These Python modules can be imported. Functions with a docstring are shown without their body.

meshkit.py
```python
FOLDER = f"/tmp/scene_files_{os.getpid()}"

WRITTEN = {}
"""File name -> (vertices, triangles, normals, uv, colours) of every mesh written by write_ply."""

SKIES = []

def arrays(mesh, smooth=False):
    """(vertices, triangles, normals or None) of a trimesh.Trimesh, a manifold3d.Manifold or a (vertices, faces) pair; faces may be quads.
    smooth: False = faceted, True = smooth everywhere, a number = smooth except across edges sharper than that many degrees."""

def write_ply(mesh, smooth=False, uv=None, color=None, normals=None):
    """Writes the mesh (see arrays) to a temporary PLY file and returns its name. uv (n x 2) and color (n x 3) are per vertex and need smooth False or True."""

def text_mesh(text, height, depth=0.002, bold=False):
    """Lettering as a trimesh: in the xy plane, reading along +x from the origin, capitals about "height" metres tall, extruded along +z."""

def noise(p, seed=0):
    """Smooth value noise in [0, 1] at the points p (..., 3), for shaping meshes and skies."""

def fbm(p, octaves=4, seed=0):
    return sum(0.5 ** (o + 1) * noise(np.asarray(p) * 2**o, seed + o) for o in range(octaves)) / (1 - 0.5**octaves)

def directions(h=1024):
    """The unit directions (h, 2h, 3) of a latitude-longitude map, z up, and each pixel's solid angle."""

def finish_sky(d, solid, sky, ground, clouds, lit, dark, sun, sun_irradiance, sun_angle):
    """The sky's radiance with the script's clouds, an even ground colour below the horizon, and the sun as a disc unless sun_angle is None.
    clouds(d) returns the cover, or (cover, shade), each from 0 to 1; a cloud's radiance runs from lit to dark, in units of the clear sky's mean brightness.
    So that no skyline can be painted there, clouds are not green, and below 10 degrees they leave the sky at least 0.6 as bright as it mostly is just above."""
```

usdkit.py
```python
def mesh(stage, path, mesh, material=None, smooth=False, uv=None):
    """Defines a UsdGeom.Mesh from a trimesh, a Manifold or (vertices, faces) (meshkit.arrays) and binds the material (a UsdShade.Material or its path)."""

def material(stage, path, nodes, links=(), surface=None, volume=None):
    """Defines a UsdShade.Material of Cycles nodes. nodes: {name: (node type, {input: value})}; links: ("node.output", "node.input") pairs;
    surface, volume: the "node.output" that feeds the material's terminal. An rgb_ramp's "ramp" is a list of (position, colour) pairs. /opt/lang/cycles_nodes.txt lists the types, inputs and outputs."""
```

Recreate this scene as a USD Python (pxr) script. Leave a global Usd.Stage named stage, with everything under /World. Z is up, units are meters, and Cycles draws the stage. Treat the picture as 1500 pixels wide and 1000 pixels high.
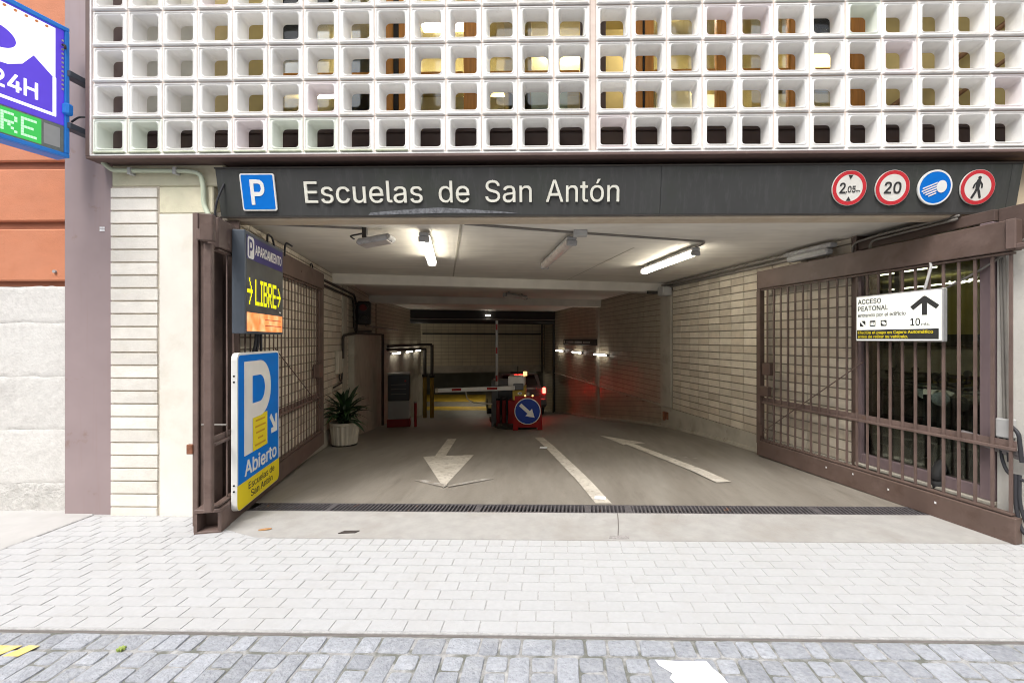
import math, random
import numpy as np
import trimesh
import usdkit, meshkit
from pxr import Usd, UsdGeom, UsdLux, UsdShade, Gf, Sdf
from shapely.geometry import Polygon, Point, LineString, box as sbox
from shapely.ops import unary_union
from shapely import affinity
from scipy.spatial import ConvexHull

stage = Usd.Stage.CreateInMemory()
UsdGeom.SetStageUpAxis(stage, UsdGeom.Tokens.z)
UsdGeom.SetStageMetersPerUnit(stage, 1.0)
UsdGeom.Xform.Define(stage, '/World')
rnd = random.Random(7)

# ------------------------------------------------------------------ camera, sky, sun, exposure
cam = UsdGeom.Camera.Define(stage, '/World/camera')
cam.AddTranslateOp().Set(Gf.Vec3d(0, -3.9, 1.55))
cam.AddRotateXYZOp().Set(Gf.Vec3f(90, 0, 1.0))
cam.CreateFocalLengthAttr(15.6)
cam.CreateHorizontalApertureAttr(36.0)
cam.CreateVerticalApertureAttr(24.0)
cam.CreateHorizontalApertureOffsetAttr(-1.2)
cam.CreateVerticalApertureOffsetAttr(-0.072)
cam.CreateClippingRangeAttr(Gf.Vec2f(0.05, 300))
cam.CreateExposureAttr(1.3)

SUN_EL, SUN_ROT = math.radians(58), math.atan2(-0.35, -0.8)
sky_m = usdkit.material(stage, '/World/Looks/sky_air', {
    'sky': ('sky_texture', {'sky_type': 'single_scattering', 'sun_disc': False, 'sun_elevation': SUN_EL, 'sun_rotation': SUN_ROT,
                            'air_density': 1.0, 'aerosol_density': 4.0, 'altitude': 600.0}),
    'soft': ('hsv', {'saturation': 0.28, 'value': 1.0}),
    'bg': ('background_shader', {'strength': 0.12})},
    [('sky.color', 'soft.color'), ('soft.color', 'bg.color')], surface='bg.background')
dome = UsdLux.DomeLight.Define(stage, '/World/sky')
UsdShade.MaterialBindingAPI.Apply(dome.GetPrim()).Bind(sky_m)
dome.GetPrim().SetCustomDataByKey('kind', 'structure')
sun = UsdLux.DistantLight.Define(stage, '/World/sun')
sun.CreateIntensityAttr(0.3); sun.CreateAngleAttr(25.0); sun.CreateColorAttr(Gf.Vec3f(1, 0.97, 0.93))
sun.GetPrim().CreateAttribute('inputs:normalize', Sdf.ValueTypeNames.Bool).Set(True)
_sd = np.array([math.sin(SUN_ROT) * math.cos(SUN_EL), math.cos(SUN_ROT) * math.cos(SUN_EL), math.sin(SUN_EL)])
sun.AddRotateXYZOp().Set(Gf.Vec3f(90 - math.degrees(SUN_EL), 0, math.degrees(math.atan2(_sd[1], _sd[0])) + 90))
LAMP = 11.5      # strength of the lit fluorescent tubes

# ------------------------------------------------------------------ materials
MATS = {}
def mat(name, col, rough=.6, var=.1, sc=5, bump=0., bsc=60, rand=0., spec=.3, metal=0., stain=None, streak=None, emis=None, estr=0., alpha=None, stretch=None, bdist=.01, turn=0.):
    """A principled material: base colour with noise, optional stains (colour, scale, low, high), vertical streaks, per-piece variation and fine relief."""
    c = np.array(col, float)
    n = {'geo': ('geometry', {}), 'n1': ('noise_texture', {'scale': sc, 'detail': 6, 'roughness': .6}),
         'r1': ('rgb_ramp', {'ramp': [(.3, tuple(np.clip(c * (1 - var), 0, 1))), (.7, tuple(np.clip(c * (1 + var), 0, 1)))]}),
         'p': ('principled_bsdf', {'roughness': rough, 'specular_ior_level': spec, 'metallic': metal})}
    l = [('n1.fac', 'r1.fac')]
    if stretch:
        n['mp'] = ('mapping', {'scale': stretch, 'rotation': (0, 0, turn)}); l += [('geo.position', 'mp.vector'), ('mp.vector', 'n1.vector')]
    else:
        l += [('geo.position', 'n1.vector')]
    out = 'r1.color'
    for k, st in enumerate(stain or []):
        scol, ssc, lo, hi, amt = st
        n[f's{k}'] = ('noise_texture', {'scale': ssc, 'detail': 7, 'roughness': .65, 'distortion': .3})
        n[f'sr{k}'] = ('rgb_ramp', {'ramp': [(lo, (0, 0, 0)), (hi, (amt, amt, amt))]})
        n[f'sm{k}'] = ('mix_color', {'b': scol})
        l += [('mp.vector' if turn else 'geo.position', f's{k}.vector'), (f's{k}.fac', f'sr{k}.fac'), (f'sr{k}.color', f'sm{k}.fac'), (out, f'sm{k}.a')]
        out = f'sm{k}.result'
    if streak:
        scol, lo, hi, amt = streak
        n['km'] = ('mapping', {'scale': (14, 14, .7)}); n['kn'] = ('noise_texture', {'scale': 1.6, 'detail': 5, 'roughness': .7})
        n['kr'] = ('rgb_ramp', {'ramp': [(lo, (0, 0, 0)), (hi, (amt, amt, amt))]}); n['kx'] = ('mix_color', {'b': scol})
        l += [('geo.position', 'km.vector'), ('km.vector', 'kn.vector'), ('kn.fac', 'kr.fac'), ('kr.color', 'kx.fac'), (out, 'kx.a')]
        out = 'kx.result'
    if rand:
        n['oi'] = ('object_info', {}); n['mr'] = ('map_range', {'from_min': 0., 'from_max': 1., 'to_min': 1 - rand, 'to_max': 1 + rand}); n['hv'] = ('hsv', {})
        l += [('oi.random', 'mr.value'), ('mr.result', 'hv.value'), (out, 'hv.color')]
        out = 'hv.color'
    l.append((out, 'p.base_color'))
    if bump:
        n['bn'] = ('noise_texture', {'scale': bsc, 'detail': 5, 'roughness': .6}); n['b'] = ('bump', {'strength': bump, 'distance': bdist})
        l += [('geo.position', 'bn.vector'), ('bn.fac', 'b.height'), ('b.normal', 'p.normal')]
    if emis is not None:
        n['p'][1].update({'emission_color': emis, 'emission_strength': estr})
    MATS[name] = usdkit.material(stage, '/World/Looks/' + name, n, l, surface='p.BSDF')
    return MATS[name]

def glow(name, col, strength):
    MATS[name] = usdkit.material(stage, '/World/Looks/' + name, {'e': ('emission', {'color': col, 'strength': strength})}, [], surface='e.emission')

def pane(name, tint, gl=.08):
    MATS[name] = usdkit.material(stage, '/World/Looks/' + name, {
        't': ('transparent_bsdf', {'color': tint}), 'g': ('glossy_bsdf', {'color': (.9, .9, .9), 'roughness': .02}), 'f': ('fresnel', {'IOR': 1.5}), 'm': ('mix_closure', {})},
        [('f.fac', 'm.fac'), ('t.BSDF', 'm.closure1'), ('g.BSDF', 'm.closure2')], surface='m.closure')

mat('block_white', (.82, .805, .775), .6, .06, 3, .2, 90, rand=.06, stain=[((.55, .54, .46), 2.2, .58, .8, .4), ((.45, .41, .35), 24, .66, .76, .4)], streak=((.56, .52, .46), .56, .8, .4))
mat('block_pink', (.82, .765, .755), .55, .05, 3, .15, 90, rand=.05)
mat('block_green', (.77, .80, .72), .55, .06, 3, .15, 90, rand=.05)
mat('lip_mossy', (.5, .53, .4), .8, .2, 14, stain=[((.3, .34, .2), 8, .5, .7, .7)])
mat('lip_grimy', (.74, .71, .67), .8, .1, 10, stain=[((.5, .46, .4), 9, .52, .72, .6)])
mat('block_joint', (.66, .55, .48), .8, .12, 6)
mat('channel_brown', (.13, .085, .075), .5, .15, 3, streak=((.2, .15, .12), .55, .75, .5))
mat('stone', (.63, .615, .585), .9, .1, 24, .45, 50, rand=.03, bdist=.012, stain=[((.47, .455, .43), 3.5, .52, .72, .5), ((.68, .67, .64), 1.2, .5, .7, .5)])
mat('stone_rough', (.59, .575, .545), .95, .14, 18, .7, 36, rand=.05, bdist=.03, stain=[((.4, .385, .36), 6, .5, .7, .5)])
mat('stone_joint', (.24, .22, .19), .9, .2, 12)
mat('stucco', (.58, .225, .12), .85, .07, 2.5, .35, 130, rand=.02, stain=[((.64, .285, .175), 1.3, .45, .7, .5), ((.46, .17, .09), 3.5, .58, .75, .4)], stretch=(1, 1, 3))
mat('stucco_groove', (.36, .14, .08), .9, .1, 4)
mat('mauve_steel', (.325, .255, .255), .5, .07, 2, .06, 25, stain=[((.25, .16, .13), 5, .62, .72, .6)], streak=((.29, .2, .18), .55, .8, .35))
mat('pier_brick', (.75, .72, .655), .8, .06, 8, .35, 60, rand=.07, stain=[((.6, .54, .43), 2.5, .5, .75, .4)])
mat('pier_mortar', (.55, .49, .4), .9, .15, 20)
mat('plaster_cream', (.74, .71, .635), .85, .05, 3, .2, 70, stain=[((.5, .43, .32), 1.6, .58, .8, .5), ((.45, .38, .28), 40, .7, .78, .4)])
mat('beam_cream', (.66, .62, .46), .85, .1, 4, .3, 60, stain=[((.42, .36, .24), 3, .5, .72, .6), ((.5, .56, .38), 1.3, .5, .75, .4)])
mat('brick_cream', (.61, .55, .45), .6, .1, 8, .3, 90, rand=.12, spec=.4, stain=[((.43, .37, .28), 2.0, .5, .75, .35)])
mat('brick_warm', (.56, .49, .39), .6, .1, 8, .3, 90, rand=.12, spec=.4, stain=[((.43, .375, .29), 2.0, .5, .75, .35)])
mat('mortar_dark', (.24, .21, .17), .9, .2, 20)
mat('wall_concrete', (.43, .40, .335), .85, .12, 3, .3, 50, stain=[((.28, .245, .19), 2.2, .5, .7, .6), ((.14, .11, .08), 7, .6, .75, .5)])
mat('ceiling_concrete', (.70, .665, .60), .85, .08, 2, .2, 40, stretch=(1, 4, 1), stain=[((.56, .52, .45), 1.1, .5, .75, .6), ((.36, .31, .25), 9, .68, .76, .4)])
mat('lintel_concrete', (.5, .42, .32), .85, .1, 5, .2, 50, stain=[((.42, .28, .18), 3, .5, .75, .6)])
mat('plaster_grey', (.6, .58, .53), .85, .06, 3, .3, 60, stain=[((.4, .37, .31), 4, .58, .72, .6), ((.3, .28, .24), 30, .68, .75, .4)])
mat('paver', (.468, .47, .475), .8, .04, 30, .3, 160, rand=.014, stain=[((.43, .42, .405), 1.6, .5, .72, .4), ((.41, .40, .385), 6, .56, .75, .5), ((.2, .19, .18), 26, .715, .735, .55)])
mat('paver_joint', (.41, .405, .40), .95, .2, 40)
mat('kerb_stone', (.17, .155, .145), .9, .15, 10, .3, 60)
mat('cobble', (.365, .38, .415), .8, .16, 38, .9, 55, rand=.15, bdist=.016, stain=[((.5, .51, .53), 9, .5, .72, .6), ((.22, .23, .26), 17, .54, .72, .55), ((.62, .62, .62), 45, .62, .75, .25)])
mat('cobble_joint', (.36, .355, .35), .95, .3, 30, .5, 50, stain=[((.13, .135, .11), 7, .44, .58, .85)])
mat('apron_concrete', (.38, .368, .35), .85, .09, 7, .25, 70, stain=[((.31, .285, .255), 1.6, .48, .72, .7), ((.27, .245, .215), 6, .6, .78, .5), ((.2, .18, .16), 38, .72, .77, .5)])
mat('slab_concrete', (.47, .46, .445), .85, .05, 6, .25, 80, stain=[((.4, .385, .37), 2.2, .5, .72, .5)])
mat('ramp_concrete', (.225, .203, .172), .55, .12, 6, .4, 60, spec=.4, stain=[((.15, .13, .105), 1.5, .46, .7, .6), ((.28, .26, .225), .9, .52, .72, .5), ((.13, .112, .092), 5, .57, .74, .5), ((.05, .045, .04), 22, .68, .76, .55)], stretch=(1.5, .32, 1), turn=-.2443)
mat('opposite', (.45, .4, .34), .85, .1, 1)
mat('street', (.3, .31, .34), .9, .12, 8, .3, 40)
mat('grate_iron', (.14, .13, .135), .5, .25, 20, .2, 80, metal=.4, stain=[((.3, .14, .08), 8, .62, .7, .7)])
mat('trench', (.02, .018, .016), .9)
mat('paint_road', (.55, .51, .44), .7, .1, 6, .2, 60, stain=[((.36, .32, .26), 5, .48, .68, .7), ((.25, .22, .18), 20, .52, .68, .75)])
mat('paint_faded', (.34, .32, .29), .8, .15, 8, stain=[((.23, .2, .165), 11, .42, .6, .85)])
mat('paint_patch_grey', (.2, .195, .18), .8, .1, 6)
mat('paint_white', (.8, .8, .8), .7, .05, 8)
mat('paint_yellow', (.74, .57, .2), .8, .1, 8, stain=[((.48, .46, .4), 14, .5, .7, .7), ((.42, .42, .42), 60, .55, .7, .5)])
mat('floor_yellow', (.5, .33, .04), .6, .25, 3)
mat('splash_white', (.44, .445, .46), .8, .1, 10)
mat('gate_brown', (.115, .077, .063), .5, .14, 4, .15, 40, spec=.4, stain=[((.19, .135, .115), 3, .52, .72, .6), ((.07, .04, .028), 5, .55, .72, .6), ((.3, .25, .22), 30, .7, .76, .5)])
mat('gate_mauve', (.15, .105, .09), .5, .16, 5, .15, 40, stain=[((.085, .055, .045), 4, .5, .7, .6), ((.2, .1, .055), 9, .62, .74, .5), ((.4, .35, .32), 26, .71, .76, .5)])
mat('post_brown', (.11, .075, .062), .6, .2, 3, .1, 30, stain=[((.05, .035, .03), 2.5, .5, .7, .7)])
mat('fascia_black', (.048, .049, .048), .32, .12, 3, .03, 40, spec=.5, streak=((.10, .10, .10), .5, .8, .5), stain=[((.035, .045, .03), 1.2, .5, .7, .6)])
mat('fascia_scrape', (.16, .165, .175), .6, .5, 40)
mat('letter_cream', (.72, .71, .62), .5, .06, 8, stain=[((.5, .46, .36), 14, .55, .7, .5)])
mat('sign_blue', (.0, .165, .62), .4, .05, 4, spec=.25)
mat('sign_white', (.8, .79, .75), .4, .04, 5, spec=.4)
mat('sign_cream', (.74, .72, .66), .4, .05, 8, spec=.4)
mat('sign_red', (.55, .03, .04), .4, .08, 6, spec=.4)
mat('sign_dark', (.035, .035, .035), .5)
mat('sign_yellow', (.85, .68, .02), .45, .04, 4)
mat('sticker_yellow', (.82, .66, .03), .5, .04, 6)
mat('sticker_print', (.55, .3, .03), .6)
mat('panel_blue', (.0, .18, .66), .4, .04, 3, spec=.25)
mat('display_casing', (.075, .09, .11), .45, .15, 3, .1, 30, spec=.5)
mat('display_header', (.045, .035, .16), .4)
mat('display_screen', (.1, .1, .095), .22, .3, 2.5, spec=.6)
mat('alu', (.5, .5, .5), .4, .08, 8, metal=.6)
mat('lamp_grey', (.33, .33, .33), .5, .15, 8, stain=[((.16, .14, .12), 10, .5, .7, .7)])
mat('lamp_off', (.5, .45, .42), .3, .15, 6, stain=[((.25, .18, .15), 9, .5, .7, .6)])
mat('conduit_grey', (.2, .185, .165), .5, .15, 6)
mat('conduit_green', (.5, .55, .42), .5, .08, 6)
mat('conduit_dark', (.045, .04, .035), .6, .15, 6)
mat('box_grey', (.42, .42, .41), .5, .1, 5)
mat('cable_mauve', (.22, .2, .2), .6, .2, 12)
mat('window_frame', (.19, .14, .145), .5, .08, 3)
mat('rubber', (.03, .03, .03), .6)
mat('cable_black', (.035, .035, .04), .5)
mat('cable_white', (.55, .54, .52), .5)
mat('machine_white', (.3, .3, .295), .45, .06, 4)
mat('machine_dark', (.035, .04, .045), .25, spec=.5)
mat('lens_red', (.1, .01, .01), .3)
mat('machine_red', (.2, .018, .018), .5)
mat('barrier_white', (.72, .71, .68), .4, .05, 5)
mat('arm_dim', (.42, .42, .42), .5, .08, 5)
mat('barrier_yellow', (.6, .43, .08), .5, .08, 6)
mat('pipe_yellow', (.22, .14, .02), .5, .2, 4)
mat('barrier_grey', (.16, .17, .18), .5)
mat('plastic_red', (.27, .012, .012), .4, .1, 6)
mat('far_blue', (.02, .055, .32), .35)
mat('leaf', (.035, .075, .025), .45, .3, 12, rand=.3, spec=.4)
mat('leaf_dark', (.02, .045, .02), .45, .3, 12, rand=.3, spec=.4)
mat('planter', (.5, .46, .38), .8, .1, 8, .2, 50)
mat('soil', (.03, .022, .015), .95)
mat('car_paint', (.13, .13, .135), .3, .03, 3, spec=.6)
mat('car_glass', (.01, .01, .012), .08, spec=.6)
mat('car_plate', (.7, .7, .66), .4)
mat('shutter_black', (.018, .017, .016), .45, .2, 4)
mat('wood_orange', (.5, .22, .045), .45, .18, 5, stretch=(8, 8, .7))
mat('wood_dark', (.17, .085, .035), .5, .2, 5, stretch=(8, 8, .7))
mat('room_ochre', (.5, .4, .17), .8, .12, 1.2, stain=[((.34, .27, .11), .8, .45, .65, .6)])
mat('room_tan', (.62, .5, .26), .8)
mat('room_white', (.7, .68, .6), .8)
mat('room_teal', (.3, .38, .36), .4)
mat('room_blue', (.2, .3, .62), .6)
mat('spandrel_brown', (.085, .058, .05), .5, .15, 4)
mat('garage_yellow', (.5, .43, .17), .8, .15, 1.5)
mat('garage_grey', (.26, .25, .21), .8, .15, 2)
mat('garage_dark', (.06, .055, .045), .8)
mat('scooter_dark', (.012, .015, .017), .3, .3, 10, spec=.5)
mat('scooter_teal', (.012, .03, .032), .3, spec=.5)
mat('scooter_seat', (.015, .015, .015), .6)
mat('chrome', (.6, .6, .6), .2, metal=1.)
mat('rust', (.22, .09, .05), .8, .3, 30)
mat('leaf_dry', (.45, .24, .1), .8, .2, 40)
mat('moss', (.3, .38, .1), .9, .3, 60)
mat('manhole', (.33, .31, .3), .8, .25, 60, .5, 80)
mat('metal_cover', (.06, .05, .045), .7, .2, 40)
mat('orange_print', (.75, .28, .1), .5)
mat('p24_purple', (.11, .06, .62), .35, .05, 3, emis=(.11, .06, .6), estr=.2)
mat('p24_white', (.82, .82, .84), .35, .02, 3, emis=(1, 1, 1), estr=.35)
mat('p24_blue', (.03, .24, .75), .4, .05, 3)
mat('p24_led_off', (.2, .22, .2), .4, .15, 30)
mat('access_white', (.8, .8, .74), .4, .02, 3, emis=(1, 1, .9), estr=.28)
mat('brick_shaded', (.42, .37, .285), .34, .1, 8, .25, 90, spec=.4, stain=[((.25, .21, .15), 1.2, .45, .7, .6)])  # cream brick coloured darker to stand in for the weak light deep inside
mat('tile_far', (.52, .465, .34), .6, .1, 3)
glow('led_green', (.08, .62, .13), .42)
glow('led_green_core', (.6, 1, .65), .48)
glow('led_yellow', (1, .95, .02), .42)
glow('lamp_lit', (1, .93, .78), LAMP)
glow('wall_lamp_lit', (1, .93, .8), 5.5)
glow('lower_lit', (1, .93, .75), 14.0)
glow('room_strip', (1, .95, .7), 2.2)
glow('room_fill_glow', (1, .95, .8), 9.0)
glow('room_lamp', (1, .92, .74), 16.0)
glow('tail_red', (1, .03, .02), 11.5)
glow('indicator_amber', (1, .6, .2), .9)
glow('red_small', (1, .05, .05), .12)
MATS['display_orange'] = usdkit.material(stage, '/World/Looks/display_orange', {
    'geo': ('geometry', {}), 'n': ('noise_texture', {'scale': 9, 'detail': 3}), 'r': ('rgb_ramp', {'ramp': [(.3, (.75, .1, .01)), (.5, (.95, .25, .07)), (.72, (1, .6, .3))]}),
    'e': ('emission', {'strength': .42}), 'd': ('principled_bsdf', {'base_color': (.7, .3, .12), 'roughness': .3}), 'a': ('add_closure', {})},
    [('geo.position', 'n.vector'), ('n.fac', 'r.fac'), ('r.color', 'e.color'), ('e.emission', 'a.closure1'), ('d.BSDF', 'a.closure2')], surface='a.closure')
pane('glass', (.93, .95, .93))
pane('glass_dark', (.8, .85, .8))

# ------------------------------------------------------------------ geometry
def _chamfer_topology():
    p = []
    for sx in (-1, 1):
        for sy in (-1, 1):
            for sz in (-1, 1):
                for k in range(3):
                    q = [sx, sy, sz]; q = [q[i] * (1 if i == k else .8) for i in range(3)]; p.append(q)
    p = np.array(p, float); h = ConvexHull(p); f = h.simplices.copy()
    c = p[f]; nn = np.cross(c[:, 1] - c[:, 0], c[:, 2] - c[:, 0]); flip = (nn * c.mean(1)).sum(1) < 0
    f[flip] = f[flip][:, ::-1]
    return p, f
_CP, _CF = _chamfer_topology()
_CS = np.sign(_CP); _CFULL = np.abs(_CP) > .9
_BV = np.array([[x, y, z] for x in (0, 1) for y in (0, 1) for z in (0, 1)], float)
_BF = np.array([[0, 1, 3], [0, 3, 2], [4, 6, 7], [4, 7, 5], [0, 4, 5], [0, 5, 1], [2, 3, 7], [2, 7, 6], [0, 2, 6], [0, 6, 4], [1, 5, 7], [1, 7, 3]])

class M:
    """Collects triangles for one mesh."""
    def __init__(s): s.v, s.f, s.n = [], [], 0
    def add(s, v, f, F=None):
        v = np.asarray(v, float); f = np.asarray(f, int)
        if f.shape[1] == 4: f = np.vstack([f[:, [0, 1, 2]], f[:, [0, 2, 3]]])
        if F is not None: v = F(v)
        s.v.append(v); s.f.append(f + s.n); s.n += len(v); return s
    def tm(s, t, F=None): return s.add(t.vertices, t.faces, F)
    def box(s, x0, x1, y0, y1, z0, z1, ch=0., F=None):
        lo = np.array([min(x0, x1), min(y0, y1), min(z0, z1)]); hi = np.array([max(x0, x1), max(y0, y1), max(z0, z1)])
        if ch <= 0: return s.add(lo + _BV * (hi - lo), _BF, F)
        c, h = (lo + hi) / 2, (hi - lo) / 2; k = min(ch, h.min() * .9)
        return s.add(c + _CS * np.where(_CFULL, h, h - k), _CF, F)
    def cyl(s, p0, p1, r, n=12, F=None, r1=None):
        return s.tube([p0, p1], r, n, F, r1=r1)
    def tube(s, pts, r, n=8, F=None, r1=None, cap=True):
        p = np.asarray(pts, float); m = len(p); t = np.gradient(p, axis=0) if m > 2 else np.repeat([p[1] - p[0]], 2, 0)
        t = t / (np.linalg.norm(t, axis=1, keepdims=True) + 1e-12)
        up = np.array([0, 0, 1.]) if abs(t[0][2]) < .9 else np.array([1., 0, 0]); A = []
        a = np.cross(t[0], up); a /= np.linalg.norm(a)
        for i in range(m):
            a = a - t[i] * (a @ t[i]); a /= np.linalg.norm(a) + 1e-12; A.append(a.copy())
        A = np.array(A); B = np.cross(t, A); th = np.arange(n) * 2 * np.pi / n
        rr = np.linspace(r, r1 if r1 is not None else r, m) if np.ndim(r) == 0 else np.asarray(r)
        v = p[:, None] + rr[:, None, None] * (np.cos(th)[None, :, None] * A[:, None] + np.sin(th)[None, :, None] * B[:, None])
        v = v.reshape(-1, 3); f = []
        for i in range(m - 1):
            for j in range(n):
                k = (j + 1) % n; f.append([i * n + j, i * n + k, (i + 1) * n + k, (i + 1) * n + j])
        q = np.array(f); q = np.vstack([q[:, [0, 1, 2]], q[:, [0, 2, 3]]])
        if cap:
            v = np.vstack([v, p[0], p[-1]]); c0, c1 = m * n, m * n + 1
            q = np.vstack([q, [[c0, (j + 1) % n, j] for j in range(n)], [[c1, (m - 1) * n + j, (m - 1) * n + (j + 1) % n] for j in range(n)]])
        return s.add(v, q, F)
    def poly(s, shp, d, F=None, z=0.):
        """A shapely polygon in the xy plane, extruded along z (out of the surface)."""
        for g in getattr(shp, 'geoms', [shp]):
            if g.is_empty or g.area < 1e-9: continue
            t = trimesh.creation.extrude_polygon(g, d, engine='earcut'); s.add(t.vertices + [0, 0, z], t.faces, F)
        return s
    def text(s, txt, h, F=None, width=None, bold=False, d=.002, z=0., x=0., y=0., center=False):
        t = meshkit.text_mesh(txt, h, d, bold); v = np.array(t.vertices); lo, hi = v[:, 0].min(), v[:, 0].max()
        k = (width / (hi - lo)) if width else 1.; v[:, 0] = (v[:, 0] - lo) * k
        if center: v[:, 0] -= (hi - lo) * k / 2
        return s.add(v + [x, y, z], t.faces, F)
    def quad(s, pts, F=None): return s.add(pts, [[0, 1, 2], [0, 2, 3]], F)
    def mesh(s): return np.vstack(s.v), np.vstack(s.f)

def fr(o, u, v):
    o, u, v = (np.array(a, float) for a in (o, u, v)); u = u / np.linalg.norm(u); v = v / np.linalg.norm(v); w = np.cross(u, v)
    return lambda p: o + p[:, :1] * u + p[:, 1:2] * v + p[:, 2:3] * w

def bezier(a, b, c, n=8):
    a, b, c = (np.array(q, float) for q in (a, b, c)); t = np.linspace(0, 1, n)[:, None]
    return list((1 - t) ** 2 * a + 2 * t * (1 - t) * b + t * t * c)
def path(pts, r=.06, n=5):
    """A polyline with rounded corners."""
    p = [np.array(q, float) for q in pts]; out = [p[0]]
    for i in range(1, len(p) - 1):
        a, b, c = p[i - 1], p[i], p[i + 1]; la, lc = np.linalg.norm(a - b), np.linalg.norm(c - b); k = min(r, la * .45, lc * .45)
        out += bezier(b + (a - b) / la * k, b, b + (c - b) / lc * k, n)
    return out + [p[-1]]
def rrect(w, h, r, x=0, y=0):
    return sbox(x + r, y + r, x + w - r, y + h - r).buffer(r, quad_segs=4)

NAMES = {}
def numbered(parent, name):
    k = NAMES.get((parent, name), -1) + 1; NAMES[(parent, name)] = k
    return f'{parent}/{name}' if k == 0 else f'{parent}/{name}_{k:03d}'
def meta(prim, label=None, cat=None, group=None, kind=None):
    for k, x in (('label', label), ('category', cat), ('group', group), ('kind', kind)):
        if x: prim.SetCustomDataByKey(k, x)
    return prim
def thing(name, label=None, cat=None, loc=(0, 0, 0), rotz=0., group=None, kind=None):
    x = UsdGeom.Xform.Define(stage, numbered('/World', name))
    if any(loc): x.AddTranslateOp().Set(Gf.Vec3d(*map(float, loc)))
    if rotz: x.AddRotateZOp().Set(float(rotz))
    meta(x.GetPrim(), label, cat, group, kind); return str(x.GetPath())
def part(parent, name, m, mt, smooth=False, label=None, kind=None):
    p = numbered(parent, name); o = usdkit.mesh(stage, p, m.mesh() if isinstance(m, M) else m, MATS[mt], smooth)
    meta(o.GetPrim(), label, None, None, kind); return p
def solo(name, m, mt, label=None, cat=None, group=None, kind=None, smooth=False):
    p = part('/World', name, m, mt, smooth); meta(stage.GetPrimAtPath(p), label, cat, group, kind); return p
def copy(src, loc, rotz, label, group=None):
    s = stage.GetPrimAtPath(src); base = src.rsplit('/', 1)[1]; x = UsdGeom.Xform.Define(stage, numbered('/World', base)); pr = x.GetPrim()
    pr.GetReferences().AddInternalReference(s.GetPath()); pr.SetInstanceable(True)
    x.ClearXformOpOrder(); x.AddTranslateOp().Set(Gf.Vec3d(*map(float, loc))); x.AddRotateZOp().Set(float(rotz))
    was = s.GetCustomData(); meta(pr, label, was.get('category'), group or was.get('group')); return str(pr.GetPath())

TA = 14.0                                    # the tunnel's axis, degrees left of the facade's normal
_c, _s = math.cos(math.radians(TA)), math.sin(math.radians(TA))
def TW(s, t, z=0.):                          # tunnel coordinates (along, across) to world
    return np.array([t * _c - s * _s, t * _s + s * _c, z])
TL, TR, CEIL = -2.775, 3.384, 2.66           # left wall, right wall, ceiling height
FS = np.array([.9, 1.64, 2.81, 4.1, 5.5, 8.0, 10.8, 15.0, 15.6, 30]); FZ = np.array([0, -.03, -.08, -.17, -.34, -.69, -1.03, -1.58, -1.62, -1.62])
def fz(s): return float(np.interp(s, FS, FZ))

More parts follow.
